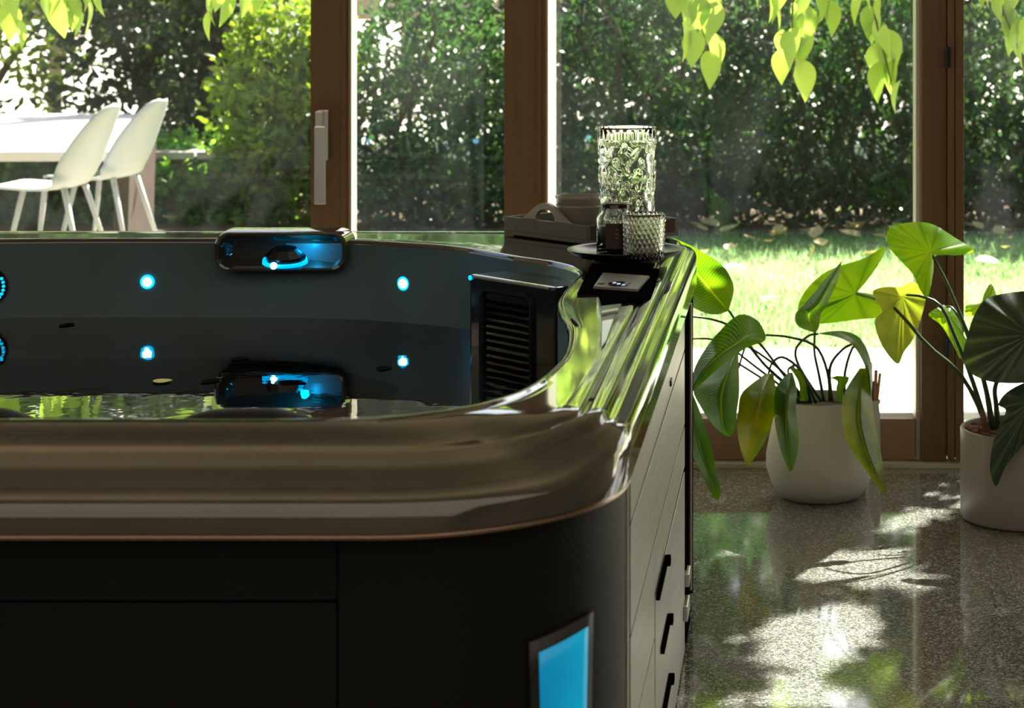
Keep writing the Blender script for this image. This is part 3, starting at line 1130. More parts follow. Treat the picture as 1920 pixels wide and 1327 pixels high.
# control panel and trough on the right deck
def deck_prism(name, pts, z0, z1, m, parent, bev=0.002):
    bm = bmesh.new()
    lo = [bm.verts.new((p[0], p[1], z0)) for p in pts]
    hi = [bm.verts.new((p[0], p[1], z1)) for p in pts]
    n = len(pts)
    bm.faces.new(hi)
    bm.faces.new(lo[::-1])
    for k in range(n):
        bm.faces.new((lo[k], lo[(k + 1) % n], hi[(k + 1) % n], hi[k]))
    bmesh.ops.recalc_face_normals(bm, faces=bm.faces)
    if bev:
        es = [e for e in bm.edges if all(abs(v.co.z - z1) < 1e-6 for v in e.verts)]
        bmesh.ops.bevel(bm, geom=es, offset=bev, segments=2, affect='EDGES')
    return obj(name, bm, m, parent)


def dk(px, py, z=ZD):
    Y = (CH - z) * F / py
    return ((px - HX) * Y / F, Y)


cb = deck_prism('control_console', [dk(1082, 554), dk(1108, 500), dk(1236, 508), dk(1222, 556), dk(1202, 566), dk(1130, 574), dk(1122, 552)], ZD - 0.001, ZD + 0.006, M['void'], tub)
cp = deck_prism('control_panel', [dk(1130, 514, .912), dk(1218, 520, .912), dk(1196, 546, .912), dk(1112, 540, .912)], ZD + 0.006, ZD + 0.011, M['panelgrey'], cb, 0.0015)
tag(cp, 'grey control keypad with small dark display')
dspc = dk(1161, 532, .917)
bm = bmesh.new()
bmesh.ops.create_cone(bm, cap_ends=True, segments=28, radius1=0.024, radius2=0.024, depth=0.002, matrix=Matrix.Translation((dspc[0], dspc[1], ZD + 0.012)) @ Matrix.Diagonal((1.0, 1.35, 1, 1)))
ds = obj('display', bm, M['display'], cp)
for (px, py) in ((1152, 530), (1160, 532), (1169, 534)):
    q = dk(px, py, .918)
    tb = boxo('display_digit', (q[0] - 0.0035, q[1] - 0.008, ZD + 0.013), (q[0] + 0.0035, q[1] + 0.008, ZD + 0.0136), M['icon'], cp)
q = dk(1127, 531, .917)
bm = bmesh.new()
bmesh.ops.create_cone(bm, cap_ends=True, segments=16, radius1=0.008, radius2=0.007, depth=0.002, matrix=Matrix.Translation((q[0], q[1], ZD + 0.012)))
obj('button', bm, M['black'], cp)
tr_ = deck_prism('deck_inlay', [dk(1126, 576), dk(1166, 571), dk(1146, 614), dk(1128, 640)], ZD - 0.001, ZD + 0.003, M['black'], tub)
deck_prism('inlay_glass', [dk(1129, 604, .909), dk(1150, 600, .909), dk(1136, 640, .909), dk(1128, 650, .909)], ZD + 0.003, ZD + 0.007, M['chrome'], tr_, 0.001)
deck_prism('inlay_bar', [dk(1128, 586, .909), dk(1160, 580, .909), dk(1157, 585, .909), dk(1128, 591, .909)], ZD + 0.003, ZD + 0.008, M['silver'], tr_, 0.001)
# grab groove insert between the two bright lips
boxo('groove_insert', (TX1 - 0.0725, 3.32, 0.894), (TX1 - 0.0665, 4.5, 0.899), M['black'], tub, 0.001)

# small leaves floating
def flat_leaf(name, cen, L_, W_, ang, m, z=0.002, cup=0.0, n=10):
    bm = bmesh.new()
    c, s = math.cos(ang), math.sin(ang)
    rows = []
    for i in range(n + 1):
        u = i / n
        w = W_ / 2 * (math.sin(math.pi * u ** 0.8)) ** 0.8
        row = []
        for v in (-1, 0, 1):
            x, y = (u - 0.5) * L_, v * w
            row.append(bm.verts.new((cen[0] + x * c - y * s, cen[1] + x * s + y * c, cen[2] + z + cup * abs(v) + cup * (2 * u - 1) ** 2)))
        rows.append(row)
    for a_, b_ in zip(rows[:-1], rows[1:]):
        for k in range(2):
            bm.faces.new((a_[k], a_[k + 1], b_[k + 1], b_[k]))
    bmesh.ops.remove_doubles(bm, verts=bm.verts, dist=1e-5)
    return obj(name, bm, m)


def wpt(px, py):
    Y = (CH - ZW) * F / py
    return ((px - HX) * Y / F, Y, ZW)


tag(flat_leaf('floating_leaf', wpt(305, 716), 0.042, 0.05, 0.2, M['yellowleaf'], cup=0.001), 'small yellow leaf floating on the tub water', 'leaf')
for (px, py), lab in (((126, 610), 'dark leaf floating on the water near the back wall at far left'), ((450, 673), 'dark leaf floating left of the blue waterfall reflection'),
                      ((720, 691), 'dark leaf floating below the right wall light'), ((396, 715), 'dark leaf floating just right of the yellow leaf')):
    tag(flat_leaf('floating_leaf', wpt(px, py), 0.036, 0.06, random.uniform(-.3, .3), M['darkleaf']), lab, 'leaf')

# ------------------------------------------------------------------ plate, glasses, tray, bowls
pc = Vector((-0.391, 4.98, 0))
plate = empty('plate', (pc.x, pc.y, ZD), 'round black footed plate on the tub rim under the glasses', 'plate')
bm = bmesh.new()
lathe(bm, [(0, 0.013), (0.055, 0.013), (0.10, 0.015), (0.118, 0.018), (0.1345, 0.030), (0.1365, 0.0335), (0.1345, 0.0345), (0.128, 0.031), (0.112, 0.0215), (0.05, 0.0205), (0, 0.0205)],
      (pc.x, pc.y, ZD), 72)
obj('dish', bm, M['platemat'], plate, smooth=True)
bm = bmesh.new()
lathe(bm, [(0, 0.0), (0.08, 0.0), (0.078, 0.006), (0.066, 0.013), (0, 0.013)], (pc.x, pc.y, ZD + 0.0035), 48)
obj('foot', bm, M['blackmatte'], plate)
ZP = ZD + 0.0212


def vase_fn(t, r, z):
    if z > 0.285 or z < 0.004:
        return 0
    if z < 0.075:                       # flutes at the bottom
        return 0.0016 * math.cos(t * 30)
    if z < 0.088:
        return 0.001
    if z > 0.262:
        return 0.0012 * math.cos(t * 24)
    # scrolls: interlaced curves in the embossed band
    u, v = t * 6, (z - 0.088) / 0.175 * math.pi * 4
    a = math.cos(u + 1.2 * math.sin(v)) * math.cos(v * 1.0 - 1.1 * math.sin(u))
    b_ = math.sin(u * 2.2 + 1.5 * math.cos(v * 1.3)) * math.sin(v * 1.6 + 0.8 * math.cos(u))
    return 0.0022 * math.tanh(3.2 * (a + 0.6 * b_))


def vaseglass(name, cen, R0, R1, H_, th, fn, seg, nz, m, label, base=0.012):
    root = empty(name, cen, label, 'glass')
    bm = bmesh.new()
    pr = [(0, 0), (R0 * 0.9, 0)]
    for i in range(nz + 1):
        z = 0.002 + (H_ - 0.003) * i / nz
        pr.append((lerp(R0, R1, (z / H_) ** 1.1), z))
    pr.append((R1 - th / 2, H_))
    for i in range(8):
        z = H_ - 0.001 - (H_ - base - 0.001) * i / 7
        pr.append((lerp(R0, R1, z / H_) - th, z))
    pr.append((0, base))
    lathe(bm, pr, cen, seg, lambda t, r, z: fn(t, r, z) if r > lerp(R0, R1, z / H_) - th * 0.4 else 0)
    obj('body', bm, m, root, smooth=True)
    return root


vaseglass('embossed_glass', Vector((-0.393, 5.05, ZP)), 0.061, 0.0695, 0.292, 0.004, vase_fn, 240, 130, M['glass'],
          'tall clear embossed glass vase standing at the back of the black plate')


def hob_fn(t, r, z):
    row = z / 0.0105
    off = (int(row) % 2) * 0.5
    a = math.cos((t * 26 / (2 * math.pi) + off) * 2 * math.pi)
    b_ = math.sin((row % 1.0) * math.pi)
    top = 0.0034 if z > 0.084 else 0.0026
    return top * max(0, a) * b_ if z < 0.103 else 0


vaseglass('hobnail_glass', Vector((-0.340, 4.865, ZP)), 0.044, 0.047, 0.106, 0.004, hob_fn, 180, 90, M['hob'],
          'short smoky glass covered in beads at the plate front right')
# jar with dark wax and label
jc = Vector((-0.411, 4.925, ZP))
jar = empty('candle_jar', jc, 'clear square-shouldered glass jar with dark brown wax and label', 'candle')
bm = bmesh.new()
jp = [(0, 0), (0.040, 0), (0.043, 0.004), (0.043, 0.088), (0.040, 0.096), (0.033, 0.102), (0.033, 0.121), (0.031, 0.123), (0.029, 0.121), (0.029, 0.101),
      (0.037, 0.093), (0.039, 0.087), (0.039, 0.010), (0, 0.010)]
lathe(bm, jp, jc, 64)
obj('jar', bm, M['glass'], jar, smooth=True)
bm = bmesh.new()
lathe(bm, [(0, 0.0105), (0.0385, 0.0105), (0.0385, 0.07), (0, 0.068)], jc, 40)
obj('wax', bm, M['wax'], jar, smooth=True)
bm = bmesh.new()
lathe(bm, [(0, 0.112), (0.0285, 0.112), (0.0285, 0.122), (0.026, 0.124), (0, 0.124)], jc, 40)
obj('lid', bm, M['wax'], jar)
bm = bmesh.new()
for j in range(1):
    g = []
    for i in range(11):
        a = math.radians(-115 + 60 * i / 10)
        g.append([bm.verts.new((jc.x + 0.0436 * math.cos(a), jc.y + 0.0436 * math.sin(a), jc.z + z)) for z in (0.022, 0.080)])
    for i in range(10):
        bm.faces.new((g[i][0], g[i + 1][0], g[i + 1][1], g[i][1]))
lb = obj('label', bm, M['label'], jar)
md = lb.modifiers.new('s', 'SOLIDIFY'); md.thickness = 0.0004
for zz, w in ((0.066, 3), (0.056, 5), (0.047, 4)):
    bm = bmesh.new()
    g = []
    for i in range(5):
        a = math.radians(-80 - w + 2 * w * i / 4)
        g.append([bm.verts.new((jc.x + 0.0439 * math.cos(a), jc.y + 0.0439 * math.sin(a), jc.z + z)) for z in (zz - .001, zz + .001)])
    for i in range(4):
        bm.faces.new((g[i][0], g[i + 1][0], g[i + 1][1], g[i][1]))
    obj('label_print', bm, M['print'], lb)

# tray
TA = Vector((-0.753, 5.56, 0)); TB = Vector((-0.513, 5.31, 0))
tu = (TB - TA).normalized()
tv = Vector((-tu.y, tu.x, 0))
if tv.y < 0:
    tv = -tv
TLn, TDp = (TB - TA).length, 0.30
tz = ZD + 0.004
rt = Matrix((tu, tv, Vector((0, 0, 1)))).transposed()
tray = empty('tray', TA + tu * TLn / 2 + tv * TDp / 2 + Vector((0, 0, tz)), 'grey wooden serving tray with arched handle on the tub corner', 'tray')


def tp(u, v, z):
    return TA + tu * u + tv * v + Vector((0, 0, tz + z))


def tbox(name, u0, u1, v0, v1, z0, z1, m, par, bev=0.002):
    bm = bmesh.new()
    obox(bm, tp((u0 + u1) / 2, (v0 + v1) / 2, (z0 + z1) / 2), (u1 - u0, v1 - v0, z1 - z0), rt, bev)
    return obj(name, bm, m, par)


tbox('base_board', 0, TLn, 0, TDp, 0.0, 0.010, M['traymat'], tray)
tbox('side_wall', 0, 0.012, 0.012, TDp - 0.012, 0.010, 0.046, M['traymat'], tray)
rw = tbox('side_wall', TLn - 0.012, TLn, 0.012, TDp - 0.012, 0.010, 0.046, M['rust'], tray)
tag(rw, 'brown end wall')
tag(plate, None)
for v0, v1 in ((0, 0.012), (TDp - 0.012, TDp)):
    w_ = tbox('end_wall', 0, TLn, v0, v1, 0.010, 0.046, M['traymat'], tray)
    # arched handle with an oval hole
    bm = bmesh.new()
    uc = TLn / 2
    n = 24
    rows = []
    for vv in (v0 + 0.001, v1 - 0.001):
        outer, inner = [], []
        for i in range(n + 1):
            u = -1 + 2 * i / n
            h = 0.046 + 0.046 * (math.cos(u * math.pi / 2) ** 1.5)
            outer.append(bm.verts.new(tp(uc + u * 0.105, vv, h)))
            a = math.pi * (1 - i / n)
            inner.append(bm.verts.new(tp(uc + 0.040 * math.cos(a), vv, 0.048 + 0.028 * math.sin(a))))
        for i in range(n):
            bm.faces.new((outer[i], outer[i + 1], inner[i + 1], inner[i]))
        rows.append((outer, inner))
    for k in (0, 1):
        for i in range(n):
            bm.faces.new((rows[0][k][i], rows[0][k][i + 1], rows[1][k][i + 1], rows[1][k][i]))
    bmesh.ops.recalc_face_normals(bm, faces=bm.faces)
    obj('handle', bm, M['bowl'], w_)
for u in (0.03, TLn - 0.03):
    for v in (0.03, TDp - 0.16):
        tbox('tray_foot', u - 0.012, u + 0.012, v - 0.012, v + 0.012, -0.004, 0.0, M['blackmatte'], tray, 0)
# bowls
bcx = P(1086, 400, 5.47)
bprof = [(0, 0), (0.030, 0), (0.032, 0.004), (0.045, 0.012), (0.058, 0.060), (0.060, 0.066), (0.057, 0.066), (0.054, 0.058), (0.040, 0.016), (0, 0.012)]
for k, lab in enumerate(('grey ceramic bowl at the bottom of the pair in the tray', 'grey ceramic bowl nested on top in the tray')):
    bm = bmesh.new()
    zb = tz + 0.010 + 0.022 * k
    lathe(bm, [(r * (1 + .03 * k), z * 1.15) for r, z in bprof], (bcx.x, 5.47, zb), 48)
    tag(obj('bowl', bm, M['bowl'], smooth=True), lab, 'bowl', 'stacked bowls in the tray')

# ------------------------------------------------------------------ big leaves
def strip_leaf(name, left, mid, right, m, parent, nr=22, nc=5):
    """left/mid/right: lists of (px, py, Y) from base to tip"""
    Lp, Mp, Rp = crom(left, nr), crom(mid, nr), crom(right, nr)
    bm = bmesh.new()
    uvl = bm.loops.layers.uv.new('UVMap')
    rows = []
    for i in range(nr):
        l, c, r = (P(*q) for q in (Lp[i], Mp[i], Rp[i]))
        row = []
        for j in range(-nc, nc + 1):
            t = abs(j) / nc
            e = l if j < 0 else r
            p = c.lerp(e, t)
            p = p + Vector((0, 0, 1)) * 0.0  
            row.append((bm.verts.new(p), i / (nr - 1), 0.5 + 0.5 * j / nc))
        rows.append(row)
    uvd = {v: (a, b_) for row in rows for v, a, b_ in row}
    for a_, b_ in zip(rows[:-1], rows[1:]):
        for k in range(2 * nc):
            f = bm.faces.new((a_[k][0], a_[k + 1][0], b_[k + 1][0], b_[k][0]))
            for lo in f.loops:
                lo[uvl].uv = uvd[lo.vert]
    return obj(name, bm, m, parent, smooth=True)


def fan_leaf(name, outline, cen, m, parent, plane=(0, 0), cup=0.02, rings=7, smoothn=64):
    """outline: (px, py) loop round the attachment cen=(px, py, Y); plane = metres of depth per px in x, y"""
    pts = [(p[0], p[1]) for p in outline]
    k = len(pts)
    dense_ = []
    A_ = np.array(pts, float)
    per = max(2, smoothn // k)
    for i in range(k):
        p0, p1, p2, p3 = A_[i - 1], A_[i], A_[(i + 1) % k], A_[(i + 2) % k]
        for u in np.linspace(0, 1, per, endpoint=False):
            dense_.append(0.5 * ((2 * p1) + (-p0 + p2) * u + (2 * p0 - 5 * p1 + 4 * p2 - p3) * u * u + (-p0 + 3 * p1 - 3 * p2 + p3) * u ** 3))
    bm = bmesh.new()
    uvl = bm.loops.layers.uv.new('UVMap')
    n = len(dense_)
    rr = []
    uvd = {}
    for q in range(1, rings + 1):
        t = q / rings
        row = []
        for i, d_ in enumerate(dense_):
            px = lerp(cen[0], d_[0], t)
            py = lerp(cen[1], d_[1], t)
            wave = 0.004 * math.sin(i / n * 2 * math.pi * 13) * t
            Y = cen[2] + (px - cen[0]) * plane[0] + (py - cen[1]) * plane[1] + cup * t * t + wave
            v = bm.verts.new(P(px, py, Y))
            uvd[v] = (i / n, t)
            row.append(v)
        rr.append(row)
    c = bm.verts.new(P(*cen))
    for i in range(n):
        j = (i + 1) % n
        f = bm.faces.new((c, rr[0][i], rr[0][j]))
        for lo in f.loops:
            a, b_ = uvd.get(lo.vert, (i / n, 0))
            if lo.vert is rr[0][j] and j == 0:
                a = 1.0
            lo[uvl].uv = (a, b_)
        for a_, b2 in zip(rr[:-1], rr[1:]):
            f = bm.faces.new((a_[i], b2[i], b2[j], a_[j]))
            for lo in f.loops:
                a, b_ = uvd[lo.vert]
                if j == 0 and a == 0:
                    a = 1.0
                lo[uvl].uv = (a, b_)
    return obj(name, bm, m, parent, smooth=True)


def petiole(pts, r0, r1, m, parent, name='stem'):
    q = [P(*p) for p in crom(pts, 16)]
    bm = bmesh.new()
    tube(bm, q, [lerp(r0, r1, i / 15) for i in range(16)], 8)
    return obj(name, bm, m, parent, smooth=True)


# ---- plant 1 in the white pot
PY1 = 6.53
p1c = Vector((wx(1538, PY1), PY1, 0))
pl1 = empty('potted_plant', p1c, 'glossy drooping broad leaved plant in a rounded off-white pot', 'plant')
bm = bmesh.new()
lathe(bm, [(0, 0), (0.108, 0), (0.122, 0.006), (0.150, 0.045), (0.166, 0.095), (0.166, 0.13), (0.155, 0.19), (0.140, 0.25), (0.134, 0.298), (0.132, 0.302), (0.127, 0.298),
           (0.132, 0.25), (0.14, 0.2), (0, 0.2)], p1c, 72)
pot1 = obj('pot', bm, M['potwhite'], pl1, smooth=True)
bm = bmesh.new()
lathe(bm, [(0, 0.275), (0.06, 0.272), (0.128, 0.268), (0.128, 0.25), (0, 0.25)], p1c, 40)
obj('soil', bm, M['soil'], pl1)
S = M['stemdark']
YB = 6.53
# stems
for pts, r in (
    ([(1556, 752, 6.5), (1552, 700, 6.5), (1530, 650, 6.48), (1480, 632, 6.42), (1436, 628, 6.38)], .0042),
    ([(1545, 752, 6.55), (1535, 700, 6.55), (1527, 660, 6.55), (1528, 622, 6.55)], .0042),
    ([(1540, 752, 6.52), (1500, 690, 6.5), (1492, 655, 6.5), (1515, 630, 6.5), (1535, 626, 6.5)], .004),
    ([(1560, 752, 6.5), (1556, 690, 6.5), (1580, 655, 6.48), (1610, 640, 6.45)], .0045),
    ([(1585, 752, 6.5), (1584, 700, 6.5), (1600, 650, 6.45), (1618, 660, 6.4), (1624, 690, 6.38)], .004),
    ([(1520, 755, 6.5), (1505, 700, 6.45), (1470, 670, 6.4), (1448, 680, 6.38), (1440, 705, 6.37)], .004),
    ([(1530, 755, 6.5), (1500, 690, 6.45), (1480, 690, 6.4), (1478, 702, 6.38)], .004),
    ([(1512, 755, 6.52), (1470, 700, 6.48), (1420, 660, 6.45), (1380, 640, 6.42)], .004),
    ([(1508, 755, 6.52), (1460, 690, 6.5), (1420, 640, 6.5), (1400, 645, 6.48), (1385, 690, 6.45)], .004),
    ([(1520, 755, 6.56), (1440, 690, 6.56), (1380, 620, 6.56), (1340, 600, 6.54), (1290, 592, 6.5)], .004),
    ([(1500, 755, 6.56), (1430, 710, 6.56), (1350, 660, 6.56), (1330, 650, 6.54)], .0035),
    ([(1505, 755, 6.5), (1420, 690, 6.5), (1350, 640, 6.5), (1290, 635, 6.46)], .0035),
    ([(1515, 755, 6.58), (1430, 680, 6.58), (1372, 590, 6.57), (1362, 580, 6.57)], .004),
):
    petiole(pts, r * 1.25, r * .8, S, pl1)
G, Yl = M['leafdark'], M['leafyellow']
# 1 upper left leaf (1285..1375, 460..585)
strip_leaf('leaf', [(1366, 583, 6.56), (1340, 590, 6.5), (1306, 580, 6.42), (1286, 560, 6.34), (1280, 510, 6.26), (1278, 470, 6.2), (1262, 446, 6.15)],
           [(1366, 583, 6.56), (1347, 562, 6.55), (1326, 536, 6.5), (1306, 512, 6.44), (1290, 490, 6.38), (1275, 468, 6.3), (1262, 446, 6.15)],
           [(1366, 583, 6.56), (1376, 545, 6.50), (1370, 520, 6.44), (1355, 498, 6.36), (1330, 480, 6.3), (1296, 461, 6.24), (1262, 446, 6.15)], G, pl1)
# 2 large leaf folding to the left (1295..1436, 590..730)
strip_leaf('leaf', [(1436, 628, 6.38), (1420, 600, 6.36), (1385, 590, 6.32), (1345, 625, 6.27), (1315, 665, 6.22), (1299, 700, 6.18), (1294, 735, 6.15)],
           [(1436, 628, 6.38), (1405, 628, 6.28), (1380, 645, 6.22), (1350, 665, 6.17), (1325, 690, 6.14), (1306, 715, 6.13), (1294, 735, 6.15)],
           [(1436, 628, 6.38), (1432, 640, 6.34), (1400, 652, 6.30), (1362, 678, 6.27), (1336, 700, 6.24), (1312, 722, 6.2), (1294, 735, 6.15)], G, pl1)
# 3 hanging leaf left (1300..1385, 690..820)
strip_leaf('leaf', [(1378, 655, 6.44), (1340, 690, 6.4), (1300, 725, 6.34), (1315, 765, 6.3), (1340, 800, 6.28), (1362, 818, 6.28)],
           [(1382, 655, 6.44), (1366, 695, 6.3), (1354, 735, 6.24), (1352, 770, 6.22), (1356, 800, 6.24), (1366, 818, 6.28)],
           [(1384, 655, 6.44), (1386, 700, 6.38), (1386, 740, 6.34), (1382, 770, 6.3), (1378, 800, 6.28), (1370, 818, 6.28)], G, pl1)
# 4 slim low leaf at the tub (1292..1350, 730..935)
strip_leaf('leaf', [(1294, 735, 6.2), (1286, 790, 6.16), (1290, 835, 6.14), (1312, 880, 6.12), (1328, 915, 6.12), (1340, 936, 6.12)],
           [(1296, 735, 6.2), (1300, 790, 6.12), (1312, 835, 6.10), (1326, 880, 6.09), (1338, 915, 6.1), (1345, 937, 6.12)],
           [(1298, 735, 6.2), (1316, 780, 6.16), (1332, 830, 6.14), (1342, 880, 6.13), (1351, 915, 6.12), (1349, 934, 6.12)], G, pl1)
# 5 yellow-spotted hanging leaf (1382..1450, 690..872)
strip_leaf('leaf', [(1436, 700, 6.36), (1392, 735, 6.3), (1384, 770, 6.26), (1382, 800, 6.24), (1388, 840, 6.24), (1400, 873, 6.25)],
           [(1442, 700, 6.36), (1428, 740, 6.24), (1420, 780, 6.2), (1412, 815, 6.19), (1406, 845, 6.21), (1401, 875, 6.25)],
           [(1450, 700, 6.36), (1456, 745, 6.3), (1450, 785, 6.26), (1440, 815, 6.25), (1424, 845, 6.25), (1403, 873, 6.25)], Yl, pl1)
# 6 narrow leaf in front of the pot (1450..1498, 695..882)
strip_leaf('leaf', [(1478, 698, 6.36), (1456, 725, 6.31), (1450, 765, 6.28), (1456, 810, 6.26), (1466, 850, 6.25), (1480, 883, 6.26)],
           [(1482, 698, 6.36), (1478, 735, 6.24), (1474, 775, 6.2), (1475, 815, 6.2), (1479, 850, 6.21), (1483, 883, 6.26)],
           [(1486, 698, 6.36), (1494, 730, 6.31), (1492, 770, 6.28), (1497, 810, 6.26), (1495, 850, 6.25), (1486, 881, 6.26)], G, pl1)
# 7 upright curled leaf over the pot (1490..1580, 490..625)
strip_leaf('leaf', [(1529, 624, 6.55), (1497, 612, 6.5), (1491, 590, 6.47), (1508, 570, 6.46), (1530, 545, 6.48), (1545, 525, 6.5), (1576, 492, 6.52)],
           [(1529, 624, 6.55), (1517, 600, 6.44), (1520, 580, 6.42), (1533, 565, 6.42), (1545, 545, 6.44), (1560, 520, 6.47), (1577, 490, 6.52)],
           [(1529, 624, 6.55), (1536, 612, 6.5), (1538, 590, 6.48), (1548, 575, 6.48), (1560, 550, 6.5), (1571, 525, 6.5), (1578, 492, 6.52)], G, pl1)
# 8 arching right leaf top (1560..1650, 620..745)
strip_leaf('leaf', [(1536, 626, 6.5), (1570, 632, 6.42), (1596, 645, 6.36), (1614, 670, 6.32), (1626, 700, 6.3), (1632, 745, 6.3)],
           [(1536, 625, 6.5), (1573, 624, 6.44), (1602, 640, 6.38), (1622, 668, 6.34), (1630, 700, 6.3), (1633, 745, 6.3)],
           [(1536, 624, 6.5), (1576, 620, 6.5), (1608, 630, 6.46), (1628, 660, 6.44), (1636, 700, 6.4), (1634, 745, 6.3)], G, pl1)
# 9 big drooping right leaf with yellow margin (1578..1665, 690..932)
strip_leaf('leaf', [(1612, 690, 6.37), (1584, 735, 6.31), (1578, 780, 6.28), (1588, 830, 6.25), (1622, 880, 6.23), (1661, 932, 6.22)],
           [(1618, 690, 6.37), (1612, 740, 6.24), (1610, 790, 6.2), (1622, 840, 6.18), (1640, 885, 6.18), (1661, 934, 6.22)],
           [(1624, 690, 6.37), (1634, 740, 6.31), (1640, 790, 6.27), (1650, 840, 6.25), (1658, 885, 6.24), (1662, 930, 6.22)], Yl, pl1)
# 10 young leaf and short stub leaves
strip_leaf('leaf', [(1574, 755, 6.5), (1568, 730, 6.48), (1570, 715, 6.46), (1556, 708, 6.44)], [(1576, 755, 6.5), (1575, 730, 6.47), (1576, 712, 6.45), (1570, 704, 6.43)],
           [(1578, 755, 6.5), (1582, 730, 6.48), (1590, 716, 6.46), (1592, 706, 6.44)], G, pl1)
strip_leaf('leaf', [(1500, 752, 6.46), (1498, 720, 6.43), (1488, 700, 6.4), (1480, 690, 6.4)], [(1506, 752, 6.46), (1505, 720, 6.42), (1498, 700, 6.4), (1484, 688, 6.4)],
           [(1514, 752, 6.46), (1512, 722, 6.43), (1504, 700, 6.4), (1488, 687, 6.4)], G, pl1)

# ---- plant 2 in the taupe pot
PY2 = 6.26
p2c = Vector((wx(1924, PY2), PY2, 0))
pl2 = empty('potted_plant', p2c, 'tall elephant ear plant with arrow-shaped leaves in a taupe cylindrical pot', 'plant')
bm = bmesh.new()
lathe(bm, [(0, 0), (0.175, 0), (0.187, 0.004), (0.192, 0.012), (0.193, 0.262), (0.1915, 0.2655), (0.183, 0.2655), (0.182, 0.26), (0.182, 0.2), (0, 0.2)], p2c, 80)
autosmooth(obj('pot', bm, M['potgrey'], pl2), 50)
bm = bmesh.new()
lathe(bm, [(0, 0.245), (0.18, 0.24), (0.18, 0.21), (0, 0.21)], p2c, 40)
obj('soil', bm, M['soil'], pl2)
me_chip = None
for k in range(46):
    a, rr_ = random.uniform(0, 2 * math.pi), random.uniform(0.0, 0.165)
    if k < 24:
        x, y = wx(random.uniform(1818, 1872), 6.2), random.uniform(6.16, 6.26)
        z = 0.252 + random.uniform(0, 0.02)
    else:
        x, y, z = p2c.x + rr_ * math.cos(a), p2c.y + rr_ * math.sin(a), 0.25
    if (x - p2c.x) ** 2 + (y - p2c.y) ** 2 > 0.17 ** 2:
        x = p2c.x - 0.15
        y = p2c.y + random.uniform(-.05, .05)
    bm = bmesh.new()
    bmesh.ops.create_icosphere(bm, subdivisions=1, radius=random.uniform(0.008, 0.014))
    for v in bm.verts:
        v.co = Vector((v.co.x * 1.3, v.co.y, v.co.z * 0.6)) * random.uniform(.8, 1.2) + Vector((x, y, z))
    obj('bark_chip', bm, M['bark'], pl2)
# rhizome
petiole([(1852, 812, 6.2), (1846, 795, 6.19), (1843, 778, 6.19), (1841, 768, 6.19)], .014, .005, M['bark'], pl2, 'rhizome')
St = M['stem']
for pts, r in (
    ([(1848, 805, 6.2), (1838, 770, 6.2), (1800, 700, 6.22), (1740, 648, 6.25), (1680, 580, 6.3), (1640, 560, 6.5), (1606, 551, 6.62)], .006),
    ([(1852, 805, 6.2), (1836, 752, 6.2), (1815, 690, 6.2), (1790, 630, 6.2), (1765, 575, 6.22), (1730, 556, 6.26), (1700, 553, 6.3)], .0065),
    ([(1862, 805, 6.2), (1852, 740, 6.2), (1830, 665, 6.2), (1800, 590, 6.2), (1775, 530, 6.22), (1757, 495, 6.25), (1745, 473, 6.28)], .006),
    ([(1872, 805, 6.22), (1868, 760, 6.2), (1866, 725, 6.18), (1885, 690, 6.12), (1935, 640, 6.05)], .0075),
    ([(1880, 805, 6.2), (1900, 770, 6.14), (1925, 730, 6.08), (1935, 715, 6.04)], .006),
    ([(1858, 805, 6.24), (1845, 720, 6.28), (1810, 620, 6.34), (1788, 580, 6.38), (1775, 575, 6.4)], .005),
):
    petiole(pts, r * 1.25, r * .6, St, pl2)
# big top leaf, arrow shaped, tip to the right
fan_leaf('leaf', [(1826, 469), (1800, 478), (1770, 478), (1752, 482), (1750, 510), (1740, 556), (1726, 545), (1712, 515), (1690, 490), (1668, 465), (1663, 440), (1670, 425), (1690, 419),
                  (1725, 416), (1755, 423), (1790, 445)], (1744, 472, 6.26), M['leafaloc'], pl2, (0.0008, -0.0012), 0.03)
# long green leaf behind plant 1 (1500..1700, 460..608)
fan_leaf('leaf', [(1660, 462), (1650, 490), (1625, 528), (1604, 545), (1640, 552), (1680, 568), (1701, 588), (1660, 594), (1600, 600), (1540, 607), (1520, 600), (1522, 580), (1500, 600),
                  (1496, 575), (1510, 545), (1540, 515), (1575, 498), (1620, 484)], (1604, 551, 6.66), M['leafaloc'], pl2, (0.0004, -0.001), 0.03)
# pale hanging leaf (1636..1735, 530..680)
fan_leaf('leaf', [(1712, 528), (1735, 550), (1730, 585), (1715, 630), (1695, 660), (1684, 682), (1665, 665), (1648, 635), (1640, 600), (1655, 585), (1636, 548), (1660, 538), (1690, 538)],
         (1692, 556, 6.34), M['leafpale'], pl2, (0.0006, -0.0008), -0.03)
# leaf behind the stems (1745..1812, 570..670)
fan_leaf('leaf', [(1772, 572), (1795, 590), (1806, 625), (1812, 640), (1802, 672), (1786, 645), (1765, 610), (1742, 592), (1752, 580)], (1778, 590, 6.42), M['leafaloc'], pl2, (0.0006, -0.0008), 0.02)
fan_leaf('leaf', [(1858, 532), (1868, 555), (1858, 575), (1838, 592), (1812, 588), (1812, 572), (1838, 568), (1846, 548)], (1846, 572, 6.42), M['leafaloc'], pl2, (0.0006, -0.0008), 0.02)
# dark round leaf at the right edge (1805..1990, 550..718)
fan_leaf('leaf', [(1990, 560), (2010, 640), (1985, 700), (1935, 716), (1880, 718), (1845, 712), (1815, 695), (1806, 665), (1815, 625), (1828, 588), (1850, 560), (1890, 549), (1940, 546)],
         (1932, 628, 6.03), M['leafalocdark'], pl2, (-0.0003, -0.0010), 0.035)
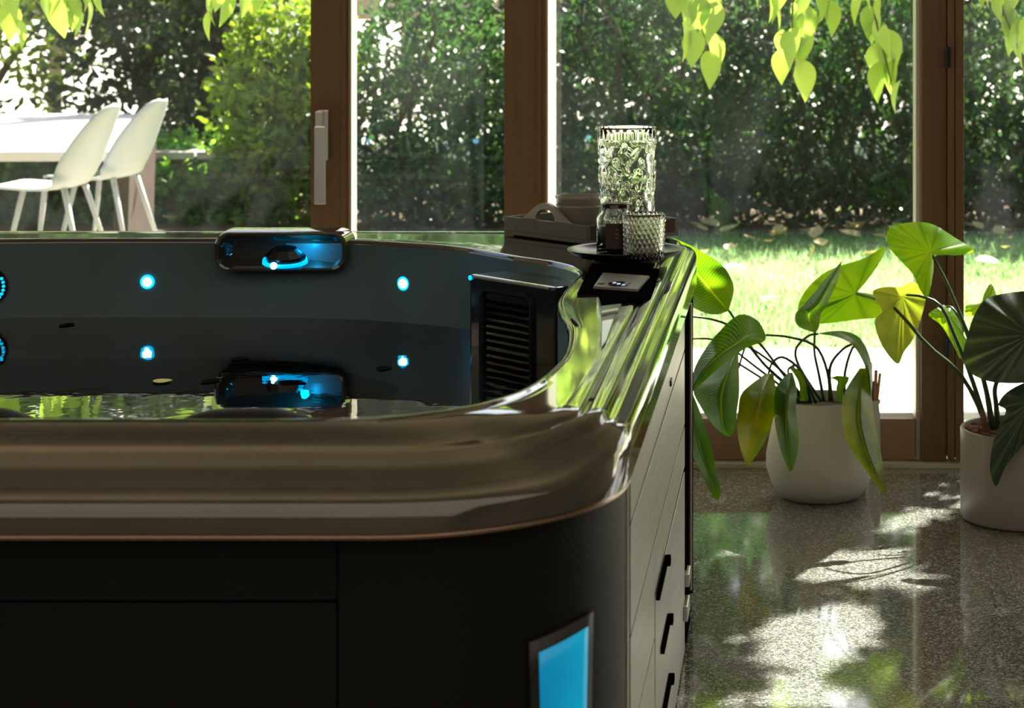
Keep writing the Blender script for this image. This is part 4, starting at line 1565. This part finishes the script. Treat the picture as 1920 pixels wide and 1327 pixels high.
# dark drooping leaf in front of the pot (1855..1980, 715..910)
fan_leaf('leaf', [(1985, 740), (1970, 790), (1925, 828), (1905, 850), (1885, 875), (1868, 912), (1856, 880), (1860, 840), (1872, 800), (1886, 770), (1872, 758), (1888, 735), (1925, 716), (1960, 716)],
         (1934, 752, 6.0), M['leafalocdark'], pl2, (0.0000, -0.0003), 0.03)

# slender terracotta vase with twigs behind the pot
tv0 = Vector((wx(1638, 6.82), 6.82, 0))
tvz = empty('vase', tv0, 'slender pale vase with terracotta and grey twigs behind the white pot', 'vase')
bm = bmesh.new()
lathe(bm, [(0, 0), (0.02, 0), (0.024, 0.02), (0.020, 0.2), (0.017, 0.225), (0.022, 0.232), (0.022, 0.24), (0.016, 0.24), (0.014, 0.225), (0, 0.21)], tv0, 24)
obj('body', bm, M['potwhite'], tvz, smooth=True)
for k, (dx, tz_, w) in enumerate(((-0.008, 0.36, .006), (0.006, 0.335, .006), (0.016, 0.325, .005), (-0.001, 0.30, .005))):
    bm = bmesh.new()
    tube(bm, [tv0 + Vector((dx * .5, 0, 0.2)), tv0 + Vector((dx, 0, 0.28)), tv0 + Vector((dx * 1.3, 0, tz_))], w, 7)
    obj('twig', bm, M['terracotta'] if k in (1, 2) else M['twig'], tvz)

# ------------------------------------------------------------------ outside ground
tag(boxo('far_ground', (-60, 20.01, -0.3), (60, 160, -0.005), M['paving']), 'pale sunlit ground far behind the hedge', kind='structure')
tag(boxo('lawn', (-40, WY + 0.4, -0.3), (40, 20, -0.005), M['lawn']), 'sunlit lawn beyond the glass doors', kind='structure')
tag(boxo('terrace', (-12, WY + 0.12, -0.2), (12, 9.3, 0.0), M['paving']), 'pale sunlit paving just outside the glass', kind='structure')
tag(boxo('planting_bed', (-12, 13.7, -0.1), (12, 16.5, 0.012), M['litter']), 'brown leaf litter bed under the hedge and wall', kind='structure')


def blade_mesh(name, base, dirs, length, width, hue, m, parent=None, kindstuff=True, fold=0.25, shape='lance'):
    """base (n,3), dirs (n,3) unit, all leaves as one mesh"""
    n = len(base)
    rnd = rng.normal(size=(n, 3))
    side = np.cross(dirs, rnd)
    side /= np.linalg.norm(side, axis=1, keepdims=True) + 1e-9
    nor = np.cross(dirs, side)
    L_ = length[:, None]
    W_ = width[:, None] / 2
    if shape == 'lance':
        V = np.stack([base, base + dirs * L_ * .35 + side * W_ + nor * W_ * fold, base + dirs * L_ * .35 - side * W_ + nor * W_ * fold,
                      base + dirs * L_ * .7 + side * W_ * .7 + nor * W_ * fold, base + dirs * L_ * .7 - side * W_ * .7 + nor * W_ * fold, base + dirs * L_], 1)
        F_ = np.array([[0, 1, 2], [1, 3, 4], [1, 4, 2], [3, 5, 4]])
        nv = 6
    else:
        V = np.stack([base - side * W_, base + side * W_, base + dirs * L_], 1)
        F_ = np.array([[0, 1, 2]])
        nv = 3
    V = V.reshape(-1, 3)
    faces = (np.arange(n)[:, None, None] * nv + F_[None]).reshape(-1, 3)
    me = bpy.data.meshes.new(name)
    me.vertices.add(len(V))
    me.vertices.foreach_set('co', V.astype(np.float32).ravel())
    me.loops.add(len(faces) * 3)
    me.loops.foreach_set('vertex_index', faces.astype(np.int32).ravel())
    me.polygons.add(len(faces))
    me.polygons.foreach_set('loop_start', np.arange(len(faces), dtype=np.int32) * 3)
    me.update(calc_edges=True)
    at = me.attributes.new('hue', 'FLOAT', 'POINT')
    at.data.foreach_set('value', np.repeat(hue, nv).astype(np.float32))
    o = link(name, me, m, parent)
    if kindstuff:
        o['kind'] = 'stuff'
    return o


def unit(v):
    return v / (np.linalg.norm(v, axis=1, keepdims=True) + 1e-9)


def sprays(cent, per, spread, ln, wd, up=0.4, out=None):
    """clusters of leaves radiating from twig ends"""
    n = len(cent) * per
    base = np.repeat(cent, per, 0) + rng.normal(scale=spread, size=(n, 3))
    d = rng.normal(size=(n, 3))
    d[:, 2] = np.abs(d[:, 2]) * 0.6 + up
    if out is not None:
        d += out
    d = unit(d)
    l = rng.uniform(ln[0], ln[1], n)
    w = rng.uniform(wd[0], wd[1], n)
    return base, d, l, w


def hue_arr(cent, per, sc=1.0):
    hs_ = np.array([0.5 + 0.9 * mnoise(Vector(c) * sc) for c in cent])
    return np.clip(np.repeat(hs_, per) + rng.normal(scale=0.2, size=len(cent) * per), 0, 1)


def single_leaf_mesh(name, L_, W_, m, fold=0.25, bend=0.2, n=6):
    bm = bmesh.new()
    rows = []
    for i in range(n + 1):
        u = i / n
        w = W_ / 2 * math.sin(math.pi * min(1, (u * 0.97 + .03)) ** 0.75)
        zc = -bend * L_ * u * u
        rows.append([bm.verts.new((v * w, u * L_, zc + abs(v) * w * fold)) for v in (-1, 0, 1)])
    for a_, b_ in zip(rows[:-1], rows[1:]):
        for k in range(2):
            bm.faces.new((a_[k], a_[k + 1], b_[k + 1], b_[k]))
    me = bpy.data.meshes.new(name)
    bm.to_mesh(me)
    bm.free()
    me.polygons.foreach_set('use_smooth', [True] * len(me.polygons))
    at = me.attributes.new('hue', 'FLOAT', 'POINT')
    h = random.uniform(0.2, 0.9)
    at.data.foreach_set('value', [h] * len(me.vertices))
    me.materials.append(m)
    return me


def place_leaf(me, loc, d, roll, parent, name='leaf', sc=1.0):
    o = bpy.data.objects.new(name, me)
    C.objects.link(o)
    q = Vector(d).to_track_quat('Y', 'Z')
    o.rotation_mode = 'QUATERNION'
    o.rotation_quaternion = q @ Matrix.Rotation(roll, 3, 'Y').to_quaternion()
    o.scale = (sc, sc, sc)
    o.location = Vector(loc) - (world_loc(parent) if parent else Vector((0, 0, 0)))
    if parent:
        o.parent = parent
    return o


# ---- hedge
def bushy(name, root_loc, label, cat, centers, per, ln, wd, m, spread=0.05, up=0.4, out=None, singles=0, stems=None, group=None, front=None):
    root = empty(name, root_loc, label, cat, group)
    b_, d, l, w = sprays(centers, per, spread, ln, wd, up, out)
    blade_mesh('foliage', b_ - np.array(root.location), d, l, w, hue_arr(centers, per, 1.6), m, None).parent = root
    if stems:
        for s in stems:
            bm = bmesh.new()
            tube(bm, s[0], s[1], 7)
            obj('stem', bm, M['branch'], root, smooth=True)
    if singles:
        mes = [single_leaf_mesh('leaf', 0.12, 0.034, m) for _ in range(4)]
        fr_ = front if front is not None else centers
        for k in range(singles):
            c = fr_[rng.integers(len(fr_))]
            dd = Vector((random.uniform(-1, 1), random.uniform(-1, .1), random.uniform(-.1, .9))).normalized()
            place_leaf(mes[k % 4], Vector(c) + Vector((0, -0.06, 0)), dd, random.uniform(-1, 1), root, sc=random.uniform(.8, 1.35))
    return root


def hedge_centers(n, x0, x1, y0, y1, z0, ztopf, dens=None):
    out_ = []
    while len(out_) < n:
        x, y, z = rng.uniform(x0, x1), y0 + (y1 - y0) * rng.uniform() ** 1.3, rng.uniform(z0, 2.6)
        zt = ztopf(x)
        if z > zt:
            continue
        yy = y0 + 0.22 * mnoise(Vector((x * 1.3, z * 1.5, 3.1)))
        if y < yy:
            continue
        if dens is not None and rng.uniform() > dens(x, y, z):
            continue
        out_.append((x, y, z))
    return np.array(out_)


HX0, HX1 = -3.05, 4.6
hc_ = hedge_centers(4300, HX0, HX1, 14.0, 15.3, 0.03, lambda x: 2.15 + 0.3 * mnoise(Vector((x * .9, 0, 7))),
                    lambda x, y, z: 1.0 if z < 1.0 else max(0.18 if x < -1.7 else .45, 1.0 - (z - 1.0) * (1.1 if x < -1.7 else .5)))
stems = []
for k in range(26):
    x = rng.uniform(HX0 + .1, HX1)
    pts = [Vector((x, 14.6, 0)), Vector((x + rng.normal() * .08, 14.5 + rng.normal() * .1, 0.6)), Vector((x + rng.normal() * .18, 14.4 + rng.normal() * .2, 1.3)),
           Vector((x + rng.normal() * .3, 14.4 + rng.normal() * .25, 2.0))]
    stems.append((pts, [0.022, 0.018, 0.013, 0.006]))
hc_ = np.concatenate([hc_, np.stack([rng.uniform(HX0, HX1, 700), rng.uniform(14.0, 14.7, 700), rng.uniform(0.03, 0.4, 700)], 1)])
frontc = hc_[hc_[:, 1] < 14.35]
bushy('hedge', (0.5, 14.6, 0), 'tall dense dark green leafy hedge closing the lawn', 'hedge', hc_, 12, (0.07, 0.15), (0.018, 0.036), M['hedge'], 0.06, 0.35, None, 220, stems,
      front=frontc)

# lighter round bush left of the door stile
bc = []
while len(bc) < 560:
    p = rng.uniform(-1, 1, 3)
    if np.linalg.norm(p) > 1:
        continue
    bc.append((-3.40 + p[0] * 0.46, 14.35 + p[1] * 0.4, 0.72 + p[2] * 0.78))
bc = np.array(bc)
bushy('shrub', (-3.6, 14.3, 0), 'yellow-green shrub just left of the handle door stile', 'shrub', bc, 11, (0.06, 0.11), (0.03, 0.05), M['bush'], 0.06, 0.2, None, 60,
      [([Vector((-3.6, 14.35, 0)), Vector((-3.65, 14.35, 0.5)), Vector((-3.5, 14.3, 1.2))], [.03, .022, .01])])

# ivy-clad trunk
it = empty('ivy_tree', (-4.15, 15.4, 0), 'dark ivy-clad tree trunk behind the low wall', 'tree')
bm = bmesh.new()
tube(bm, [Vector((-4.2, 15.5, 0)), Vector((-4.15, 15.5, 0.9)), Vector((-4.2, 15.5, 2.2)), Vector((-4.1, 15.5, 3.2))], [.15, .13, .12, .10], 12)
obj('trunk', bm, M['branch'], it, smooth=True)
ic = []
for k in range(620):
    a = rng.uniform(0, 2 * np.pi)
    z = rng.uniform(0.3, 2.4)
    r = 0.15 + 0.16 * abs(rng.normal()) * (1.1 if z < 1 else 1)
    ic.append((-4.17 + r * math.cos(a), 15.5 + r * math.sin(a) * .8, z))
ic = np.array(ic)
b_, d, l, w = sprays(ic, 7, .05, (.05, .09), (.04, .07), -0.2)
blade_mesh('ivy_foliage', b_ - np.array(it.location), d, l, w, hue_arr(ic, 7, 2) * .4, M['fartree']).parent = it


# dark shrubs behind the wall at left and far trees
def blob(name, label, cat, c, r, n, per, ln, wd, m, hue_mul=1.0, trunk=True, group=None, holes=0.0):
    cs = []
    while len(cs) < n:
        p = rng.uniform(-1, 1, 3)
        nn = np.linalg.norm(p)
        if nn > 1 or nn < 0.35:
            continue
        q = np.array(c) + p * np.array(r)
        if q[2] < 0.05:
            continue
        if holes and mnoise(Vector(q) * 2.3) > 0.25 - holes:
            continue
        cs.append(q)
    cs = np.array(cs)
    root = empty(name, (c[0], c[1], 0), label, cat, group)
    b_, d, l, w = sprays(cs, per, .08, ln, wd, 0.1)
    blade_mesh('foliage', b_ - np.array(root.location), d, l, w, hue_arr(cs, per, 1.1) * hue_mul, m).parent = root
    if trunk:
        bm = bmesh.new()
        tube(bm, [Vector((c[0], c[1], 0)), Vector((c[0] + .05, c[1], c[2] * .5)), Vector((c[0] - .03, c[1], c[2]))], [.09, .07, .04], 9)
        obj('trunk', bm, M['branch'], root, smooth=True)
        for k in range(3):
            bm = bmesh.new()
            e = Vector((c[0] + r[0] * .6 * (k - 1), c[1] - .1, c[2] + r[2] * .4))
            tube(bm, [Vector((c[0], c[1], c[2] * .6)), (Vector((c[0], c[1], c[2] * .6)) + e) / 2 + Vector((0, 0, .05)), e], [.04, .03, .012], 7)
            obj('limb', bm, M['branch'], root, smooth=True)
    return root


blob('garden_tree', 'dark leafy tree behind the wall between the table and ivy trunk', 'tree', (-5.0, 16.4, 1.35), (0.85, 0.6, 1.1), 520, 10, (.07, .14), (.03, .05), M['fartree'], .5, holes=.02)
blob('garden_tree', 'sparse sunlit tree behind the white table at the left edge', 'tree', (-6.5, 17.0, 1.0), (0.85, 0.6, 0.75), 130, 9, (.08, .15), (.04, .06), M['bush'], .9, holes=.12)
blob('garden_tree', 'large dark crown over the wall left of the ivy trunk', 'tree', (-5.6, 18.5, 2.4), (1.9, 0.8, 1.3), 650, 10, (.1, .18), (.04, .07), M['fartree'], .35, holes=.0)
for k, (x, y, z) in enumerate(((-9.0, 26.0, 5.4), (-5.0, 27.5, 5.6), (-1.6, 25.0, 5.2), (2.6, 26.0, 5.5), (7.2, 25.5, 5.4), (11.5, 26.0, 5.2))):
    blob('tall_tree', ('tall tree far left above the wall', 'tall tree behind the yellow-green shrub', 'tall tree above the hedge left of the middle', 'tall tree above the hedge behind the white pot',
                       'tall tree above the hedge at the right edge', 'tall tree beyond the right edge of the hedge')[k], 'tree', (x, y, z), (1.95, 1.5, 3.2), 1000, 8, (.24, .38), (.13, .2), M['fartree'], .9)
for k, (x, y, z, rx, rz, n) in enumerate(((-0.6, 18, 1.4, 1.3, 1.2, 420), (1.5, 18.6, 1.5, 1.6, 1.5, 560), (4.0, 18, 1.5, 1.5, 1.4, 420), (-2.4, 19.5, 1.1, 1.0, .8, 200))):
    blob('garden_tree', ('leafy tree glimpsed behind the hedge above the tray', 'leafy tree glimpsed behind the hedge above the white pot',
                         'leafy tree behind the hedge at the right edge', 'thin sunlit tree glimpsed behind the hedge beside the handle door')[k], 'tree', (x, y, z), (rx, .7, rz), n, 10,
         (.1, .18), (.04, .07), M['fartree'], .8, holes=.04)

# ---- low stone wall with ivy
sw = empty('garden_wall', (-5.5, 14.7, 0), 'low ivy-covered stone wall with pale cap stones', 'wall')
for row in range(3):
    x = -9.2 + 0.2 * (row % 2)
    while x < -3.65:
        w_ = random.uniform(0.28, 0.5)
        dy = random.uniform(0, 0.025)
        boxo('stone', (x, 14.5 - dy, row * 0.146 + .002), (min(x + w_, -3.6) - 0.012, 14.92, (row + 1) * 0.146 - .008), M['stone'], sw, 0.012)
        x += w_
x = -9.2
while x < -3.65:
    w_ = random.uniform(0.55, 0.8)
    boxo('cap_stone', (x, 14.42 - random.uniform(0, .02), 0.44), (min(x + w_, -3.55) - 0.01, 15.0, 0.488 + random.uniform(0, .008)), M['stonecap'], sw, 0.008)
    x += w_
iv = []
while len(iv) < 700:
    x, z = rng.uniform(-7.5, -3.3), rng.uniform(0.02, 0.46)
    if mnoise(Vector((x * 1.6, z * 3, 0))) < -0.22:
        continue
    iv.append((x, 14.40 + rng.uniform(-.05, .05), z))
for k in range(90):
    iv.append((rng.uniform(-5.2, -3.5), rng.uniform(14.5, 15.0), 0.51 + rng.uniform(0, .05)))
iv = np.array(iv)
b_, d, l, w = sprays(iv, 6, .04, (.05, .085), (.045, .07), -0.5, np.array((0, -.5, 0)))
ivr = empty('ivy', (-5.2, 14.4, 0), 'trailing green ivy hanging over the low stone wall', 'ivy')
blade_mesh('foliage', b_ - np.array(ivr.location), d, l, w, hue_arr(iv, 6, 3), M['ivy']).parent = ivr
mes = [single_leaf_mesh('leaf', .08, .07, M['ivy']) for _ in range(3)]
for k in range(70):
    place_leaf(mes[k % 3], (rng.uniform(-5.4, -3.5), 14.33, rng.uniform(.05, .46)), (random.uniform(-.5, .5), -.6, -1), random.uniform(-.6, .6), ivr)

# ---- garden table
tb = empty('garden_table', (-5.4, 12.9, 0), 'long sunlit white topped garden table behind the white chairs', 'table')
TZ = 0.735
c1, c2 = P(262, 211, 0), None


def tpl(px, py, z):
    Y = (CH - z) * F / py
    return ((px - HX) * Y / F, Y)


q = [tpl(-420, 286, TZ), tpl(252, 284, TZ), tpl(262, 213, TZ), tpl(-420, 213, TZ)]
tt = deck_prism('table_top', q, TZ - 0.05, TZ, M['tabletop'], tb, 0.004)
lg = [P(262, 240, 12.4)]
for (xx, yy) in (((258 - HX) * 12.6 / F, 12.6), ((-330 - HX) * 12.6 / F, 12.6)):
    bm = bmesh.new()
    box(bm, (xx - 0.035, yy - 0.25, 0.0), (xx + 0.035, yy + 0.25, TZ - 0.05), 0.004)
    for v in bm.verts:
        if v.co.z < 0.1:
            v.co.x += -0.045 if v.co.x < xx else -0.02
    obj('leg', bm, M['rust'], tb)


# ---- white shell chairs
def make_chair(loc, yaw, label, name='garden_chair'):
    root = empty(name, (0, 0, 0), label, 'chair', 'white chairs by the garden table')
    bm = bmesh.new()
    # shell: parameter u from the front edge of the seat to the top of the back; facing +x
    prof_ = [(0.24, 0.445, 0.19, 0.0), (0.21, 0.452, 0.215, 0.004), (0.10, 0.444, 0.235, 0.010), (-0.02, 0.437, 0.24, 0.02), (-0.12, 0.446, 0.24, 0.04), (-0.17, 0.475, 0.235, 0.10),
             (-0.215, 0.54, 0.225, 0.125), (-0.255, 0.63, 0.20, 0.115), (-0.295, 0.73, 0.165, 0.085), (-0.325, 0.81, 0.115, 0.045), (-0.335, 0.838, 0.05, 0.012)]
    pp = crom(prof_, 30)
    rows = []
    nc = 8
    for (x, z, hw, wing) in pp:
        row = []
        for j in range(-nc, nc + 1):
            t = j / nc
            y = (0.80 if z > .47 else 0.9) * hw * math.sin(t * math.pi / 2)
            lift = 0.8 * wing * (abs(t) ** 2.2)
            # wings curl forward and up
            row.append(bm.verts.new((x + lift * 1.0, y, z + lift * 0.35)))
        rows.append(row)
    for a_, b2 in zip(rows[:-1], rows[1:]):
        for k in range(2 * nc):
            bm.faces.new((a_[k], a_[k + 1], b2[k + 1], b2[k]))
    sh = obj('shell', bm, M['white'], None, smooth=True)
    sh.parent = root
    md = sh.modifiers.new('s', 'SOLIDIFY'); md.thickness = 0.012; md.offset = 0
    for sx, sy in ((1, 1), (1, -1), (-1, 1), (-1, -1)):
        bm = bmesh.new()
        tube(bm, [Vector((0.10 * sx - .02, 0.13 * sy, 0.44)), Vector((0.20 * sx - .04, 0.205 * sy, 0.0))], [0.016, 0.009], 10)
        l_ = obj('leg', bm, M['white'], None, smooth=True)
        l_.parent = root
    root.location = loc
    root.rotation_euler = (0, 0, yaw)
    return root


PZ = 0.165
tag(boxo('garden_terrace', (-9.5, 9.6, -0.1), (-2.2, 11.4, PZ - 0.0005), M['stone']), 'raised paved garden terrace under the chairs', kind='structure')
make_chair(((95 - HX) * 10.45 / F, 10.45, PZ), math.radians(180 - 3), 'white shell garden chair nearest the left edge, turned to the table')
make_chair(((187 - HX) * 11.0 / F, 11.05, PZ), math.radians(180 - 8), 'white shell garden chair on the right, its back highest')

# ---- hanging branches with big pale leaves outside
leafm = [single_leaf_mesh('leaf', 0.15, 0.095, M['vine'], fold=.3, bend=.25, n=8) for _ in range(6)]
br_specs = [
    ('left edge', [(30, -60), (25, 30)], 8.6, [(20, 0), (10, 40), (35, 20), (25, 70)]),
    ('left', [(110, -60), (140, 0), (160, 30)], 8.6, [(95, 0), (120, 20), (135, 40), (160, 30), (180, 10), (150, 5), (105, 30)]),
    ('door', [(440, -70), (430, 0)], 8.8, [(390, 20), (405, 0), (420, 10), (450, 10), (480, 0), (395, 50)]),
    ('first', [(1310, -60), (1310, 20), (1325, 90), (1325, 130)], 8.5,
     [(1262, 5), (1290, 0), (1305, 25), (1330, 15), (1342, 40), (1275, 75), (1300, 90), (1328, 95), (1315, 45), (1322, 130)]),
    ('second', [(1490, -60), (1485, 40), (1490, 120), (1485, 150)], 8.4,
     [(1440, 0), (1465, 5), (1500, 0), (1525, 10), (1450, 45), (1480, 40), (1510, 45), (1465, 90), (1495, 85), (1468, 125), (1510, 100), (1495, 145), (1550, 35), (1545, 5)]),
    ('third', [(1630, -60), (1640, 30), (1660, 110), (1680, 190)], 8.5,
     [(1630, 0), (1650, 20), (1625, 45), (1640, 65), (1655, 80), (1640, 115), (1665, 110), (1650, 150), (1675, 145), (1685, 185)]),
    ('right', [(1850, -60), (1880, 20), (1905, 80), (1925, 150)], 8.6,
     [(1850, 0), (1870, 20), (1900, 20), (1885, 55), (1905, 70), (1925, 60), (1915, 110), (1935, 105), (1925, 150), (1830, -10)]),
]
labels_b = {'left edge': 'short twig of pale leaves hanging into the top left corner', 'left': 'pale green leafy twig hanging above the white table',
            'door': 'pale leafy twig hanging left of the handle door stile', 'first': 'hanging branch of pale leaves above the tall embossed glass',
            'second': 'longest cluster of pale hanging leaves above the white pot', 'third': 'trailing branch of pale leaves just left of the hinged post',
            'right': 'sunlit yellow-green leaves hanging right of the hinged post'}
for nm, st_, Y, lv in br_specs:
    root = empty('hanging_branch', P(st_[0][0], -60, Y), labels_b[nm], 'branch')
    pts = [P(st_[0][0] + 20, -700, Y + .2)] + [P(x, y, Y) for x, y in st_]
    bm = bmesh.new()
    tube(bm, pts, [0.012] + [0.004] * (len(pts) - 2) + [0.0015], 6)
    obj('stem', bm, M['branch'], root, smooth=True)
    for k, (x, y) in enumerate(lv):
        dd = Vector((random.uniform(-.45, .45), random.uniform(-.3, .3), -1)).normalized()
        sc_ = random.uniform(.75, 1.15)
        place_leaf(leafm[k % 6], P(x + 4, y - 34, Y + random.uniform(-.12, .12)), dd, random.uniform(-.9, .9), root, sc=sc_)
        if k % 2 == 0:
            dd = Vector((random.uniform(-.6, .6), random.uniform(-.3, .3), -1)).normalized()
            place_leaf(leafm[(k + 3) % 6], P(x - 8, y - 55, Y + random.uniform(0, .2)), dd, random.uniform(-.9, .9), root, sc=sc_)

# ---- canopy of the same tree overhead, above the window (unseen; gaps shaped to leave sun patches on the floor)
def fl(px, py):
    Y = CH * F / py
    return ((px - HX) * Y / F, Y)


patches = [[fl(1636, 1008), fl(1805, 880), fl(1960, 880), fl(1960, 905), fl(1810, 955)],
           [fl(1600, 1098), fl(1650, 1040), fl(1700, 1022), fl(1665, 1095)],
           [fl(1690, 1100), fl(1700, 1060), fl(1760, 1080), fl(1740, 1105)],
           [fl(1400, 1212), fl(1460, 1158), fl(1500, 1165), fl(1440, 1200)],
           [fl(1420, 1245), fl(1500, 1170), fl(1560, 1125), fl(1645, 1130), fl(1640, 1200), fl(1580, 1245), fl(1540, 1240)],
           [fl(1380, 1340), fl(1440, 1280), fl(1530, 1245), fl(1560, 1300), fl(1530, 1400), fl(1330, 1440)],
           [fl(1240, 1200), fl(1310, 1160), fl(1310, 1185)],
           [(0.02, 5.60), (0.26, 5.62), (0.26, 5.86), (0.0, 5.80)],
           [(-0.13, 5.72), (0.0, 5.72), (0.0, 5.9), (-.13, 5.9)]]


def inside(pt, poly):
    x, y = pt
    c = False
    j = len(poly) - 1
    for i in range(len(poly)):
        xi, yi = poly[i]
        xj, yj = poly[j]
        if (yi > y) != (yj > y) and x < (xj - xi) * (y - yi) / (yj - yi + 1e-12) + xi:
            c = not c
        j = i
    return c


cc_ = []
T_ = 1 / math.tan(SUN_EL)


def lit(fx, fy):
    return any(inside((fx, fy), pl_) for pl_ in patches)


while len(cc_) < 15000:
    z = rng.uniform(3.05, 3.6)
    fx, fy = rng.uniform(-3.2, 1.7), rng.uniform(3.8, 7.4)
    if fx < -0.45 and fy > 5.35:
        continue
    x, y = fx + SUN_AZ.x * z * T_, fy + SUN_AZ.y * z * T_
    if y < 7.3:
        continue
    if lit(fx, fy) or any(lit(fx + a, fy + b2) for a, b2 in ((.045, 0), (-.045, 0), (0, .05), (0, -.05))):
        continue
    cc_.append((x, y, z))
cc_ = np.array(cc_)
cn = empty('overhead_shade_tree', (0.7, 9.0, 0), 'unseen tree canopy above the glass doors, gaps shaped to let sun patches through', 'tree')
b_, d, l, w = sprays(cc_, 2, .01, (.06, .085), (.05, .07), -0.2)
blade_mesh('canopy', b_ - np.array(cn.location), d, l, w, hue_arr(cc_, 2, 1.0), M['canopy']).parent = cn
bm = bmesh.new()
tube(bm, [Vector((6.5, 11.9, 0)), Vector((6.3, 11.8, 1.8)), Vector((5.2, 11.6, 3.3)), Vector((2.5, 11.4, 3.9)), Vector((-1.5, 11.2, 3.95))], [.2, .17, .12, .08, .03], 12)
obj('trunk', bm, M['branch'], cn, smooth=True)

# the hanging foliage goes on above the frame
vc = []
while len(vc) < 1100:
    x, y, z = rng.uniform(-5.5, 3.4), rng.uniform(8.3, 9.3), rng.uniform(1.62, 2.35)
    if mnoise(Vector((x * 1.5, y, z * .9))) < -0.12:
        continue
    vc.append((x, y, z))
vc = np.array(vc)
b_, d, l, w = sprays(vc, 3, .07, (.10, .16), (.06, .10), -1.2)
b_[:, 2] = np.clip(b_[:, 2], 1.72, 2.35)
blade_mesh('hanging_foliage', b_ - np.array(cn.location), d, l, w, hue_arr(vc, 3, 1.0), M['vine']).parent = cn

# ---- grass blades and fallen leaves
n = 42000
gx = rng.uniform(-3.5, 3.3, n)
gy = 9.35 + (13.75 - 9.35) * rng.uniform(size=n)
bs = np.stack([gx, gy, np.full(n, -0.004)], 1)
dd = unit(np.stack([rng.normal(scale=.4, size=n), rng.normal(scale=.4, size=n), np.ones(n)], 1))
msk = ~((gx < -2.15) & (gy > 9.5) & (gy < 11.45))
bs, dd = bs[msk], dd[msk]
n = len(bs)
hg = np.clip(0.5 + 0.9 * np.sin(bs[:, 0] * 2.1 + np.sin(bs[:, 1] * 1.7) * 2) * .4 + rng.normal(scale=.25, size=n), 0, 1)
g = blade_mesh('grass', bs, dd, rng.uniform(.03, .075, n), rng.uniform(.006, .012, n), hg, M['grass'], None, True, shape='tri')
tag(g, 'short sunlit grass blades covering the lawn', 'grass', kind='stuff')
fm = [single_leaf_mesh('fallen_leaf', .13, .085, M['fallen'], fold=.35, bend=-.2) for _ in range(4)]
for k in range(78):
    py = random.choice([random.uniform(436, 470), random.uniform(440, 520), random.uniform(450, 600)])
    if k < 52:
        px = random.uniform(1285, 1900)
    else:
        px = random.uniform(300, 1280)
        py = random.uniform(412, 440)
    Y = CH * F / py
    o = place_leaf(fm[k % 4], ((px - HX) * Y / F, Y, 0.055), (random.uniform(-1, 1), random.uniform(-1, 1), random.uniform(-.05, .12)), random.uniform(-.3, .3), None, 'fallen_leaf',
                   random.uniform(.75, 1.35))
    if k >= 52:
        tag(o, 'pale fallen leaf on the brown bed below the hedge or wall', 'leaf', 'fallen leaves on the bed')
    elif px > 1716:
        tag(o, 'pale fallen leaf on the lawn right of the hinged post', 'leaf', 'fallen leaves right of the post')
    elif py < 480:
        tag(o, 'pale fallen leaf on the shaded far lawn near the hedge', 'leaf', 'fallen leaves on the far lawn')
    else:
        tag(o, 'pale yellow fallen leaf on the sunlit lawn behind the white pot', 'leaf', 'fallen leaves on the sunlit lawn')
print('TRIS', sum(len(o.data.polygons) for o in bpy.data.objects if o.type == 'MESH'))
